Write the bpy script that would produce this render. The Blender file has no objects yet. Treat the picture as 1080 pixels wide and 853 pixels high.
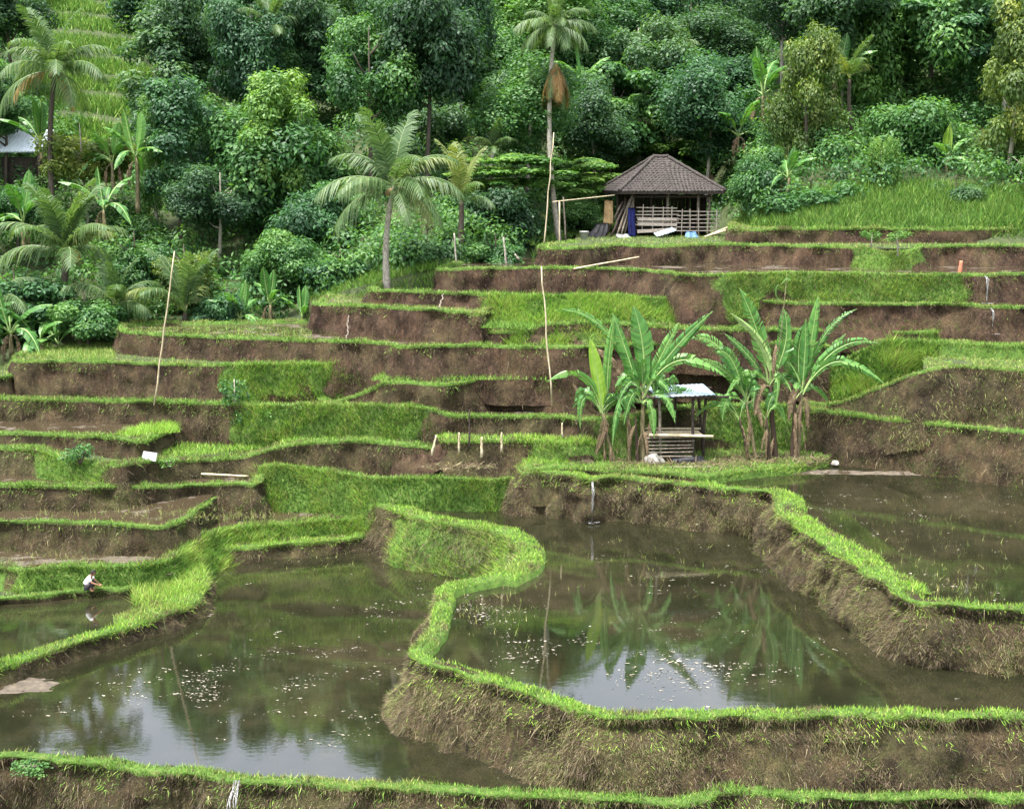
import bpy, bmesh, math, random
import numpy as np
from mathutils import Vector, Matrix, noise
from mathutils.geometry import delaunay_2d_cdt

random.seed(7)
RNG = np.random.default_rng(7)
SC = bpy.context.scene
COL = SC.collection
PI = math.pi
R = math.radians

# ------------------------------------------------------------------ camera
FPX = 1300.0
HOR = 195.0
PITCH = math.atan((426.5 - HOR) / FPX)
CAMZ = 20.0
CP, SP = math.cos(PITCH), math.sin(PITCH)


def ray(px, py):
    u = (px - 540.0) / FPX
    v = (426.5 - py) / FPX
    return (u, CP + v * SP, -SP + v * CP)


def pt(px, py, drop):
    """point seen at a photo pixel, `drop` metres below the eye"""
    d = ray(px, py)
    t = -drop / d[2]
    return Vector((d[0] * t, d[1] * t, CAMZ - drop))


def at(px, py, Y):
    """point seen at a photo pixel, Y metres away"""
    d = ray(px, py)
    t = Y / d[1]
    return Vector((d[0] * t, Y, CAMZ + d[2] * t))


def to_px(p):
    x, y, z = p[0], p[1], p[2] - CAMZ
    dep = y * CP - z * SP
    up = y * SP + z * CP
    return 540 + FPX * x / dep, 426.5 - FPX * up / dep


# ------------------------------------------------------------------ helpers
def tag(o, label=None, cat=None, group=None, kind=None):
    if label:
        o['label'] = label
    if cat:
        o['category'] = cat
    if group:
        o['group'] = group
    if kind:
        o['kind'] = kind
    return o


def empty(name, loc, rz=0.0, label=None, cat=None, group=None):
    o = bpy.data.objects.new(name, None)
    o.empty_display_size = 0.3
    COL.objects.link(o)
    o.location = loc
    o.rotation_euler = (0, 0, rz)
    return tag(o, label, cat, group)


def link(name, me, parent=None, loc=None):
    o = bpy.data.objects.new(name, me)
    COL.objects.link(o)
    if parent is not None:
        o.parent = parent
    if loc is not None:
        o.location = loc
    return o


def mesh_np(name, verts, faces_flat, loop_counts, mats, smooth=False, mat_idx=None):
    """fast mesh from numpy arrays"""
    me = bpy.data.meshes.new(name)
    nv = len(verts)
    me.vertices.add(nv)
    me.vertices.foreach_set('co', np.asarray(verts, dtype=np.float32).ravel())
    nl = len(faces_flat)
    me.loops.add(nl)
    me.loops.foreach_set('vertex_index', np.asarray(faces_flat, dtype=np.int32))
    nf = len(loop_counts)
    me.polygons.add(nf)
    starts = np.concatenate(([0], np.cumsum(loop_counts)[:-1])).astype(np.int32)
    me.polygons.foreach_set('loop_start', starts)
    me.polygons.foreach_set('loop_total', np.asarray(loop_counts, dtype=np.int32))
    for m in mats:
        me.materials.append(m)
    if mat_idx is not None:
        me.polygons.foreach_set('material_index', np.asarray(mat_idx, dtype=np.int32))
    me.polygons.foreach_set('use_smooth', np.full(nf, bool(smooth)))
    me.update(calc_edges=True)
    return me


def set_col(me, cols, name='tint'):
    a = me.color_attributes.new(name, 'FLOAT_COLOR', 'POINT')
    c = np.ones((len(cols), 4), dtype=np.float32)
    c[:, :3] = cols
    a.data.foreach_set('color', c.ravel())


def set_float(me, vals, name):
    a = me.attributes.new(name, 'FLOAT', 'POINT')
    a.data.foreach_set('value', np.asarray(vals, dtype=np.float32))


class MB:
    """collects simple shapes and builds ONE mesh object"""

    def __init__(self):
        self.bm = bmesh.new()

    def box(self, c, s, rot=None, bevel=0.0):
        r = bmesh.ops.create_cube(self.bm, size=1.0)
        M = Matrix.Translation(c)
        if rot is not None:
            M = M @ rot.to_4x4()
        M = M @ Matrix.Diagonal((s[0], s[1], s[2], 1))
        bmesh.ops.transform(self.bm, matrix=M, verts=r['verts'])
        if bevel > 0:
            es = list({e for v in r['verts'] for e in v.link_edges})
            bmesh.ops.bevel(self.bm, geom=es, offset=bevel, segments=1, affect='EDGES')
        return self

    def tube(self, pts, rad, seg=7, cap=True):
        pts = [Vector(p) for p in pts]
        n = len(pts)
        if not isinstance(rad, (list, tuple)):
            rad = [rad] * n
        rings = []
        ref = Vector((0.31, 0.83, 0.12))
        for i, p in enumerate(pts):
            t = (pts[min(i + 1, n - 1)] - pts[max(i - 1, 0)]).normalized()
            a = t.cross(ref)
            if a.length < 1e-3:
                a = t.cross(Vector((1, 0, 0)))
            a.normalize()
            b = t.cross(a)
            rings.append([self.bm.verts.new(p + (a * math.cos(2 * PI * k / seg) + b * math.sin(2 * PI * k / seg)) * rad[i]) for k in range(seg)])
        for i in range(n - 1):
            for k in range(seg):
                f = self.bm.faces.new((rings[i][k], rings[i][(k + 1) % seg], rings[i + 1][(k + 1) % seg], rings[i + 1][k]))
                f.smooth = True
        if cap:
            self.bm.faces.new(rings[0][::-1])
            self.bm.faces.new(rings[-1])
        return self

    def quad(self, *ps):
        self.bm.faces.new([self.bm.verts.new(p) for p in ps])
        return self

    def build(self, name, mat, parent=None, loc=None):
        me = bpy.data.meshes.new(name)
        bmesh.ops.recalc_face_normals(self.bm, faces=self.bm.faces)
        self.bm.to_mesh(me)
        self.bm.free()
        me.materials.append(mat)
        return link(name, me, parent, loc)


def pole_pts(a, b, n=6, wob=0.02):
    a, b = Vector(a), Vector(b)
    out = []
    for i in range(n):
        t = i / (n - 1)
        p = a.lerp(b, t)
        if 0 < i < n - 1:
            p += Vector((random.uniform(-wob, wob), random.uniform(-wob, wob), 0))
        out.append(p)
    return out


# ------------------------------------------------------------------ materials
def new_mat(name):
    m = bpy.data.materials.new(name)
    m.use_nodes = True
    nt = m.node_tree
    nt.nodes.clear()
    out = nt.nodes.new('ShaderNodeOutputMaterial')
    return m, nt, out


def N(nt, typ, **kw):
    n = nt.nodes.new(typ)
    for k, v in kw.items():
        if k in n.inputs:
            n.inputs[k].default_value = v
        else:
            setattr(n, k, v)
    return n


def ramp(nt, fac, stops):
    r = nt.nodes.new('ShaderNodeValToRGB')
    els = r.color_ramp.elements
    while len(els) < len(stops):
        els.new(0.5)
    for e, (p, c) in zip(els, stops):
        e.position = p
        e.color = (c[0], c[1], c[2], 1)
    nt.links.new(fac, r.inputs[0])
    return r.outputs[0]


def mixc(nt, fac, a, b, mode='MIX'):
    m = nt.nodes.new('ShaderNodeMix')
    m.data_type = 'RGBA'
    m.blend_type = mode
    for sock, v in ((m.inputs[0], fac), (m.inputs[6], a), (m.inputs[7], b)):
        if hasattr(v, 'is_output'):
            nt.links.new(v, sock)
        elif isinstance(v, (int, float)):
            sock.default_value = v
        else:
            sock.default_value = (v[0], v[1], v[2], 1)
    return m.outputs[2]


def math_n(nt, op, a, b=None, clamp=False):
    m = nt.nodes.new('ShaderNodeMath')
    m.operation = op
    m.use_clamp = clamp
    for i, v in enumerate((a, b)):
        if v is None:
            continue
        if hasattr(v, 'is_output'):
            nt.links.new(v, m.inputs[i])
        else:
            m.inputs[i].default_value = v
    return m.outputs[0]


def noise_n(nt, vec, scale, detail=4, rough=0.6, out=0):
    n = N(nt, 'ShaderNodeTexNoise', Scale=scale, Detail=detail, Roughness=rough)
    if vec is not None:
        nt.links.new(vec, n.inputs['Vector'])
    return n.outputs[out]


def mapped(nt, scale):
    tc = nt.nodes.new('ShaderNodeNewGeometry')
    mp = nt.nodes.new('ShaderNodeMapping')
    mp.inputs['Scale'].default_value = scale
    nt.links.new(tc.outputs['Position'], mp.inputs['Vector'])
    return mp.outputs[0]


def obj_mapped(nt, scale):
    tc = nt.nodes.new('ShaderNodeTexCoord')
    mp = nt.nodes.new('ShaderNodeMapping')
    mp.inputs['Scale'].default_value = scale
    nt.links.new(tc.outputs['Object'], mp.inputs['Vector'])
    return mp.outputs[0]


def bump(nt, h, strength, dist=0.02):
    b = nt.nodes.new('ShaderNodeBump')
    b.inputs['Strength'].default_value = strength
    b.inputs['Distance'].default_value = dist
    nt.links.new(h, b.inputs['Height'])
    return b.outputs[0]


def princ(nt, out, col, rough=0.8, spec=0.3, normal=None, metal=0.0, ior=None):
    p = nt.nodes.new('ShaderNodeBsdfPrincipled')
    if hasattr(col, 'is_output'):
        nt.links.new(col, p.inputs['Base Color'])
    else:
        p.inputs['Base Color'].default_value = (*col, 1)
    if hasattr(rough, 'is_output'):
        nt.links.new(rough, p.inputs['Roughness'])
    else:
        p.inputs['Roughness'].default_value = rough
    p.inputs['Specular IOR Level'].default_value = spec
    p.inputs['Metallic'].default_value = metal
    if ior:
        p.inputs['IOR'].default_value = ior
    if normal is not None:
        nt.links.new(normal, p.inputs['Normal'])
    if out is not None:
        nt.links.new(p.outputs[0], out.inputs[0])
    return p


def mat_earth():
    """terrace wall soil, blended to turf by the vertex attribute 'turf'"""
    m, nt, out = new_mat('terrace_soil')
    v1 = mapped(nt, (1, 1, 0.45))
    v2 = mapped(nt, (1, 1, 0.22))
    big = noise_n(nt, v1, 0.55, 3)
    mid = noise_n(nt, v1, 2.3, 6, 0.7)
    streak = noise_n(nt, v2, 7.0, 5, 0.75)
    fine = noise_n(nt, mapped(nt, (1, 1, 0.6)), 24.0, 3, 0.8)
    c1 = ramp(nt, mid, [(0.30, (0.015, 0.010, 0.007)), (0.47, (0.050, 0.031, 0.021)), (0.60, (0.082, 0.051, 0.034)), (0.74, (0.145, 0.098, 0.067))])
    c2 = ramp(nt, streak, [(0.32, (0.011, 0.008, 0.005)), (0.5, (0.052, 0.033, 0.022)), (0.62, (0.092, 0.059, 0.039)), (0.75, (0.21, 0.148, 0.10))])
    c = mixc(nt, 0.5, c1, c2)
    # greyish and greenish patches (dry roots, moss)
    pm = ramp(nt, big, [(0.45, (0, 0, 0)), (0.68, (1, 1, 1))])
    c = mixc(nt, math_n(nt, 'MULTIPLY', pm, 0.45), c, (0.10, 0.085, 0.042))
    sl = ramp(nt, noise_n(nt, mapped(nt, (1, 1, .7)), 1.1, 5, .75), [(0.36, (0.30, 0.29, 0.28)), (0.5, (1, 1, 1)), (0.66, (1.5, 1.42, 1.3))])
    c = mixc(nt, 0.85, c, sl, 'MULTIPLY')
    fr = ramp(nt, fine, [(0.35, (0.45, 0.45, 0.45)), (0.65, (1.35, 1.3, 1.25))])
    c = mixc(nt, 0.75, c, fr, 'MULTIPLY')
    # wet foot
    at_ = N(nt, 'ShaderNodeAttribute', attribute_name='olive')
    c = mixc(nt, at_.outputs['Fac'], c, mixc(nt, 1.0, c, (0.86, 1.04, 0.86), 'MULTIPLY'))
    mossn = ramp(nt, noise_n(nt, mapped(nt, (1, 1, .8)), 1.7, 6, .75), [(0.50, (0, 0, 0)), (0.64, (1, 1, 1))])
    c = mixc(nt, math_n(nt, 'MULTIPLY', math_n(nt, 'MULTIPLY', mossn, at_.outputs['Fac']), 0.6), c, (0.055, 0.062, 0.02))
    tf = N(nt, 'ShaderNodeAttribute', attribute_name='turf')
    tn = noise_n(nt, mapped(nt, (1, 1, 1)), 5.0, 4)
    tcol = ramp(nt, tn, [(0.3, (0.05, 0.09, 0.02)), (0.55, (0.09, 0.17, 0.03)), (0.7, (0.15, 0.18, 0.055)), (0.8, (0.18, 0.15, 0.075))])
    fac = math_n(nt, 'ADD', tf.outputs['Fac'], math_n(nt, 'MULTIPLY', math_n(nt, 'SUBTRACT', fine, 0.5), 0.8))
    fac = ramp(nt, fac, [(0.42, (0, 0, 0)), (0.58, (1, 1, 1))])
    c = mixc(nt, fac, c, tcol)
    h = math_n(nt, 'ADD', streak, math_n(nt, 'MULTIPLY', fine, 0.8))
    princ(nt, out, c, 0.9, 0.15, bump(nt, h, 0.9, 0.12))
    return m


def mat_paddy(name, wetness, dark=1.0):
    """flooded mud: wet mirror patches between mud ridges"""
    m, nt, out = new_mat(name)
    v = mapped(nt, (1, 1, 1))
    n1 = noise_n(nt, v, 0.8, 5, 0.65)
    n2 = noise_n(nt, v, 5.0, 5, 0.7)
    mask = ramp(nt, math_n(nt, 'ADD', n1, math_n(nt, 'MULTIPLY', n2, 0.25)), [(wetness, (0, 0, 0)), (wetness + 0.07, (1, 1, 1))])
    mud = ramp(nt, n2, [(0.3, (0.035 * dark, 0.027 * dark, 0.018 * dark)), (0.55, (0.075 * dark, 0.058 * dark, 0.039 * dark)), (0.75, (0.13 * dark, 0.104 * dark, 0.072 * dark))])
    c = mixc(nt, mask, (0.04, 0.030, 0.018), mud)
    rg = ramp(nt, mask, [(0, (0.04, 0.04, 0.04)), (1, (0.75, 0.75, 0.75))])
    b = bump(nt, math_n(nt, 'MULTIPLY', n2, mask), 0.6, 0.06)
    princ(nt, out, c, rg, 0.5, b)
    return m


def mat_water():
    m, nt, out = new_mat('muddy_water')
    v = mapped(nt, (1, 1, 1))
    n1 = noise_n(nt, v, 0.25, 4, 0.6)
    n2 = noise_n(nt, v, 1.8, 4, 0.65)
    c = ramp(nt, math_n(nt, 'ADD', math_n(nt, 'MULTIPLY', n1, 0.7), math_n(nt, 'MULTIPLY', n2, 0.3)),
             [(0.35, (0.0075, 0.0085, 0.004)), (0.5, (0.013, 0.0132, 0.0065)), (0.65, (0.026, 0.0235, 0.0125))])
    rip = noise_n(nt, mapped(nt, (1, 2.2, 1)), 3.0, 3, 0.55)
    rip2 = noise_n(nt, mapped(nt, (1, 2.0, 1)), 14.0, 2, 0.5)
    patch = ramp(nt, noise_n(nt, v, 0.16, 2), [(0.45, (0.15, 0.15, 0.15)), (0.62, (1, 1, 1))])
    h = math_n(nt, 'ADD', math_n(nt, 'MULTIPLY', rip, 1.0), math_n(nt, 'MULTIPLY', math_n(nt, 'MULTIPLY', rip2, patch), 0.35))
    princ(nt, out, c, 0.02, 0.5, bump(nt, h, 0.05, 0.015), ior=2.2)
    return m


def mat_leaf(name, dark, mid, light, trans=0.45, rough=0.5, rnd=0.35, spec=0.35):
    """foliage: 'tone' per leaf picks the colour, object random shifts it"""
    m, nt, out = new_mat(name)
    a = N(nt, 'ShaderNodeAttribute', attribute_name='tone')
    oi = nt.nodes.new('ShaderNodeObjectInfo')
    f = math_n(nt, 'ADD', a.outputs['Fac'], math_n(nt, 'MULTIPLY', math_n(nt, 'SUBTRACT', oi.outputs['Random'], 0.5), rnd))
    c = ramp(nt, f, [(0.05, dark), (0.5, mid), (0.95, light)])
    p = princ(nt, None, c, rough, spec)
    t = nt.nodes.new('ShaderNodeBsdfTranslucent')
    tc = mixc(nt, 1.0, c, (1.2, 1.25, 0.5), 'MULTIPLY')
    nt.links.new(tc, t.inputs[0])
    mx = nt.nodes.new('ShaderNodeMixShader')
    mx.inputs[0].default_value = trans
    nt.links.new(p.outputs[0], mx.inputs[1])
    nt.links.new(t.outputs[0], mx.inputs[2])
    nt.links.new(mx.outputs[0], out.inputs[0])
    return m


def mat_blade(name='grass_blade', trans=0.3):
    m, nt, out = new_mat(name)
    a = N(nt, 'ShaderNodeAttribute', attribute_name='tint')
    p = princ(nt, None, a.outputs['Color'], 0.55, 0.25)
    t = nt.nodes.new('ShaderNodeBsdfTranslucent')
    nt.links.new(a.outputs['Color'], t.inputs[0])
    mx = nt.nodes.new('ShaderNodeMixShader')
    mx.inputs[0].default_value = trans
    nt.links.new(p.outputs[0], mx.inputs[1])
    nt.links.new(t.outputs[0], mx.inputs[2])
    nt.links.new(mx.outputs[0], out.inputs[0])
    return m


def mat_rough(name, stops, scale=(1, 1, 1), nscale=6.0, rough=0.8, spec=0.25, bmp=0.4, dist=0.02, detail=5, metal=0.0):
    m, nt, out = new_mat(name)
    v = obj_mapped(nt, scale)
    n = noise_n(nt, v, nscale, detail, 0.7)
    c = ramp(nt, n, stops)
    princ(nt, out, c, rough, spec, bump(nt, n, bmp, dist), metal)
    return m


M = {}
M['earth'] = mat_earth()
M['mud'] = mat_paddy('wet_mud', 0.52)
M['mudwet'] = mat_paddy('flooded_mud', 0.68)
M['water'] = mat_water()
M['blade'] = mat_blade()
M['drygrass'] = mat_blade('dry_grass_blade', 0.15)
M['ground'] = mat_rough('forest_floor', [(0.3, (0.02, 0.03, 0.012)), (0.55, (0.04, 0.055, 0.018)), (0.75, (0.07, 0.075, 0.03))], nscale=1.4)
M['leaf_mid'] = mat_leaf('leaf_mid', (0.024, 0.077, 0.025), (0.059, 0.154, 0.045), (0.131, 0.255, 0.065))
M['leaf_dark'] = mat_leaf('leaf_dark', (0.021, 0.059, 0.027), (0.045, 0.107, 0.044), (0.099, 0.188, 0.064))
M['leaf_light'] = mat_leaf('leaf_light', (0.040, 0.109, 0.023), (0.087, 0.200, 0.040), (0.185, 0.308, 0.069))
M['leaf_yellow'] = mat_leaf('leaf_yellow', (0.053, 0.099, 0.022), (0.127, 0.191, 0.039), (0.289, 0.312, 0.066))
M['leaf_teal'] = mat_leaf('leaf_teal', (0.017, 0.054, 0.025), (0.038, 0.106, 0.045), (0.083, 0.193, 0.074))
M['frond'] = mat_leaf('palm_frond', (0.031, 0.069, 0.024), (0.078, 0.143, 0.048), (0.203, 0.267, 0.123), rnd=0.2)
M['frond_yellow'] = mat_leaf('palm_frond_yellow', (0.060, 0.095, 0.020), (0.145, 0.190, 0.050), (0.272, 0.294, 0.110), rnd=0.2)
M['frond_dry'] = mat_leaf('palm_frond_dry', (0.14, 0.06, 0.025), (0.30, 0.17, 0.06), (0.38, 0.30, 0.10), rnd=0.3)
M['banana'] = mat_leaf('banana_leaf', (0.029, 0.087, 0.022), (0.072, 0.194, 0.042), (0.154, 0.307, 0.069), trans=0.35, rough=0.42, rnd=0.5)
M['banana_young'] = mat_leaf('banana_leaf_young', (0.14, 0.27, 0.03), (0.23, 0.38, 0.05), (0.32, 0.46, 0.08), trans=0.4, rnd=0.1)
M['banana_dry'] = mat_leaf('banana_leaf_dry', (0.04, 0.026, 0.016), (0.11, 0.072, 0.042), (0.24, 0.175, 0.105), trans=0.1, rough=0.9)
M['banana_stem'] = mat_rough('banana_stem', [(0.3, (0.045, 0.035, 0.02)), (0.5, (0.13, 0.11, 0.055)), (0.7, (0.25, 0.22, 0.12))], (3, 3, 0.8), 5, 0.6)
M['midrib'] = mat_rough('leaf_midrib', [(0.3, (0.16, 0.25, 0.07)), (0.7, (0.26, 0.35, 0.13))], nscale=4, rough=0.5)
M['bark_dark'] = mat_rough('bark_dark', [(0.3, (0.03, 0.024, 0.018)), (0.55, (0.075, 0.06, 0.045)), (0.75, (0.14, 0.12, 0.09))], (4, 4, 1), 4)
M['bark_pale'] = mat_rough('bark_pale', [(0.3, (0.12, 0.10, 0.08)), (0.5, (0.30, 0.27, 0.22)), (0.75, (0.48, 0.45, 0.39))], (2, 2, 1.5), 4)
M['bamboo'] = mat_rough('bamboo_pole', [(0.3, (0.26, 0.20, 0.11)), (0.55, (0.46, 0.39, 0.26)), (0.75, (0.62, 0.56, 0.42))], (2, 2, 0.6), 4, 0.55)
M['wood_grey'] = mat_rough('weathered_wood', [(0.3, (0.05, 0.04, 0.03)), (0.5, (0.15, 0.125, 0.095)), (0.7, (0.30, 0.26, 0.21))], (3, 3, 3), 4, 0.85)
M['wood_pale'] = mat_rough('pale_plank', [(0.3, (0.281, 0.215, 0.168)), (0.5, (0.468, 0.394, 0.328)), (0.7, (0.618, 0.542, 0.468))], (1.872, 3.744, 5.616), 3, 0.8)
M['wood_dark'] = mat_rough('dark_wood', [(0.3, (0.018, 0.014, 0.012)), (0.55, (0.05, 0.038, 0.03)), (0.75, (0.10, 0.08, 0.065))], (3, 3, 1), 5, 0.85)
M['tin'] = mat_rough('tin_sheet', [(0.3, (0.192, 0.254, 0.287)), (0.6, (0.262, 0.334, 0.374)), (0.8, (0.312, 0.381, 0.411))], nscale=3, rough=0.6, spec=0.3, bmp=0.1)
M['roofwhite'] = mat_rough('pale_tin_roof', [(0.3, (0.60, 0.66, 0.72)), (0.7, (0.78, 0.83, 0.88))], nscale=2, rough=0.5, bmp=0.05)
M['white'] = mat_rough('white_plastic', [(0.3, (0.30, 0.31, 0.30)), (0.6, (0.42, 0.43, 0.41)), (0.75, (0.55, 0.56, 0.54))], nscale=5, rough=0.45, bmp=0.05)
M['bluecloth'] = mat_rough('blue_cloth', [(0.3, (0.006, 0.008, 0.045)), (0.6, (0.014, 0.02, 0.12)), (0.8, (0.05, 0.06, 0.22))], nscale=7, rough=0.9)
M['bluetarp'] = mat_rough('pale_blue_tarp', [(0.3, (0.08, 0.20, 0.38)), (0.6, (0.20, 0.36, 0.55)), (0.8, (0.5, 0.6, 0.7))], nscale=5, rough=0.5)
M['sack'] = mat_rough('tan_sack', [(0.3, (0.16, 0.11, 0.055)), (0.6, (0.32, 0.23, 0.12)), (0.8, (0.45, 0.35, 0.2))], nscale=9, rough=0.95)
M['blacktarp'] = mat_rough('black_tarp', [(0.3, (0.008, 0.008, 0.01)), (0.6, (0.022, 0.022, 0.026)), (0.8, (0.06, 0.06, 0.065))], nscale=6, rough=0.6)
M['orange'] = mat_rough('orange_paint', [(0.3, (0.30, 0.10, 0.05)), (0.7, (0.45, 0.20, 0.12))], nscale=6)
M['skin'] = mat_rough('skin', [(0.3, (0.20, 0.10, 0.06)), (0.7, (0.27, 0.14, 0.085))], nscale=6, bmp=0.02)
M['shirt'] = mat_rough('white_shirt', [(0.3, (0.66, 0.67, 0.68)), (0.7, (0.82, 0.82, 0.82))], nscale=8, rough=0.9, bmp=0.1)
M['trousers'] = mat_rough('dark_trousers', [(0.3, (0.012, 0.012, 0.016)), (0.7, (0.035, 0.035, 0.042))], nscale=8, rough=0.9, bmp=0.1)
M['hair'] = mat_rough('black_hair', [(0.3, (0.006, 0.005, 0.005)), (0.7, (0.016, 0.013, 0.012))], nscale=20, rough=0.6)
M['debris'] = mat_rough('pale_debris', [(0.3, (0.10, 0.085, 0.06)), (0.55, (0.25, 0.23, 0.18)), (0.75, (0.46, 0.44, 0.40))], nscale=2, rough=0.6)
M['stone'] = mat_rough('pale_stone', [(0.3, (0.12, 0.11, 0.09)), (0.6, (0.27, 0.255, 0.225)), (0.8, (0.45, 0.43, 0.39))], nscale=5)


def mat_flow():
    m, nt, out = new_mat('falling_water')
    v = mapped(nt, (6, 6, 1))
    n = noise_n(nt, v, 4, 4)
    c = ramp(nt, n, [(0.35, (0.07, 0.06, 0.05)), (0.55, (0.2, 0.2, 0.19)), (0.75, (0.5, 0.52, 0.53))])
    princ(nt, out, c, 0.15, 0.6, bump(nt, n, 0.4, 0.03))
    return m


M['flow'] = mat_flow()


def mat_tiles():
    m, nt, out = new_mat('clay_roof_tiles')
    v = obj_mapped(nt, (1, 1, 1))
    n1 = noise_n(nt, v, 1.1, 4, 0.7)
    n2 = noise_n(nt, v, 14, 3, 0.8)
    c = ramp(nt, n2, [(0.3, (0.015, 0.013, 0.012)), (0.52, (0.045, 0.037, 0.034)), (0.66, (0.10, 0.085, 0.08)), (0.78, (0.25, 0.225, 0.21))])
    moss = ramp(nt, n1, [(0.5, (0, 0, 0)), (0.7, (0.5, 0.5, 0.5))])
    c = mixc(nt, moss, c, (0.035, 0.034, 0.026))
    princ(nt, out, c, 0.85, 0.2, bump(nt, n2, 0.5, 0.03))
    return m


M['tiles'] = mat_tiles()
# ------------------------------------------------------------------ grass store
class Blades:
    def __init__(self):
        self.v, self.c = [], []

    def add(self, P, D, L, W, C):
        """P root (n,3), D direction (n,3), L length (n,), W width (n,), C colour (n,3)"""
        n = len(P)
        if n == 0:
            return
        px_ = 540 + 1300 * P[:, 0] / np.maximum(P[:, 1] * CP - (P[:, 2] - CAMZ) * SP, 1)
        kp = ((px_ > -70) & (px_ < 1150)) | (RNG.uniform(0, 1, n) < .35)
        P, D, L, W, C = P[kp], D[kp], np.broadcast_to(L, (n,))[kp], np.broadcast_to(W, (n,))[kp], C[kp]
        n = len(P)
        if n == 0:
            return
        D = D / (np.linalg.norm(D, axis=1, keepdims=True) + 1e-9)
        ang = RNG.uniform(0, 2 * PI, n)
        S = np.stack([np.cos(ang), np.sin(ang), np.zeros(n)], 1)
        a = P - S * W[:, None] * 0.5
        b = P + S * W[:, None] * 0.5
        bend = np.stack([RNG.normal(0, .25, n), RNG.normal(0, .25, n), np.full(n, -0.12)], 1)
        t = P + (D + bend) * L[:, None]
        self.v.append(np.stack([a, b, t], 1).reshape(-1, 3))
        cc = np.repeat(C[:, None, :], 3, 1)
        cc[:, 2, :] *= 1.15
        self.c.append(cc.reshape(-1, 3))

    def build(self, name, mat, label, cat):
        V = np.concatenate(self.v)
        C = np.concatenate(self.c)
        n = len(V)
        me = mesh_np(name, V, np.arange(n), np.full(n // 3, 3), [mat])
        set_col(me, C)
        o = link(name, me)
        return tag(o, label, cat, kind='stuff')


G_RIM, G_BANK, G_DRY, G_TALL = Blades(), Blades(), Blades(), Blades()

GREEN = [(0.06, 0.15, 0.018), (0.11, 0.25, 0.030), (0.165, 0.32, 0.045), (0.27, 0.36, 0.085)]
LIME = [(0.115, 0.27, 0.026), (0.175, 0.365, 0.034), (0.25, 0.42, 0.05), (0.33, 0.42, 0.09)]
DEEP = [(0.025, 0.075, 0.014), (0.05, 0.13, 0.02), (0.085, 0.18, 0.026), (0.13, 0.20, 0.035)]
YEL = [(0.15, 0.20, 0.04), (0.25, 0.29, 0.07), (0.34, 0.34, 0.11), (0.13, 0.24, 0.04)]
STRAW = [(0.06, 0.044, 0.025), (0.11, 0.084, 0.046), (0.20, 0.162, 0.088), (0.085, 0.10, 0.032)]
BROWN = [(0.04, 0.026, 0.017), (0.07, 0.047, 0.031), (0.115, 0.078, 0.052), (0.18, 0.13, 0.088)]


def pal(P, n):
    p = np.array(P)
    i = RNG.integers(0, len(p), n)
    j = RNG.integers(0, len(p), n)
    t = RNG.uniform(0, 1, (n, 1))
    return (p[i] * t + p[j] * (1 - t)) * RNG.uniform(0.75, 1.2, (n, 1))


def sample_grid(Pg, dens):
    """Pg (n,m,3) surface grid, dens (n-1,m-1) blades per m2 -> points"""
    a, b, c, d = Pg[:-1, :-1], Pg[1:, :-1], Pg[1:, 1:], Pg[:-1, 1:]
    area = np.linalg.norm(np.cross(c - a, d - b), axis=2) * 0.5
    cnt = RNG.poisson(np.maximum(area * dens, 0))
    idx = np.repeat(np.arange(cnt.size), cnt.ravel())
    i, j = np.unravel_index(idx, cnt.shape)
    u = RNG.uniform(0, 1, (len(i), 1))
    v = RNG.uniform(0, 1, (len(i), 1))
    P = (a[i, j] * (1 - u) + b[i, j] * u) * (1 - v) + (d[i, j] * (1 - u) + c[i, j] * u) * v
    return P, i, j


def nz(x, y, z):
    return noise.noise(Vector((x, y, z)))


def catmull(pts, per=6):
    out = []
    n = len(pts)
    for i in range(n - 1):
        p0, p1, p2, p3 = pts[max(i - 1, 0)], pts[i], pts[i + 1], pts[min(i + 2, n - 1)]
        for k in range(per):
            t = k / per
            # cardinal spline with gentle tension to keep flats flat
            s = 0.42
            m1, m2 = (p2 - p0) * s, (p3 - p1) * s
            t2, t3 = t * t, t * t * t
            out.append((2 * t3 - 3 * t2 + 1) * p1 + (t3 - 2 * t2 + t) * m1 + (-2 * t3 + 3 * t2) * p2 + (t3 - t2) * m2)
    out.append(pts[-1])
    return np.array(out)


def poly_mesh(name, pts3, mat, slant=False):
    """level polygon, triangulated robustly"""
    z = pts3[0][2]
    co, _e, tris, *_ = delaunay_2d_cdt([Vector((p[0], p[1])) for p in pts3], [], [list(range(len(pts3)))], 1, 1e-4)
    V = [(c[0], c[1], (pts3[i][2] if slant and i < len(pts3) else z)) for i, c in enumerate(co)]
    F = []
    for t in tris:
        a, b, c = (co[i] for i in t[:3])
        F.extend(t if (b[0] - a[0]) * (c[1] - a[1]) - (b[1] - a[1]) * (c[0] - a[0]) > 0 else t[::-1])
    return mesh_np(name, V, F, np.full(len(tris), 3), [mat])


def smoothstep(a, b, x):
    t = np.clip((x - a) / (b - a), 0, 1)
    return t * t * (3 - 2 * t)


SLABS = {}


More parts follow.
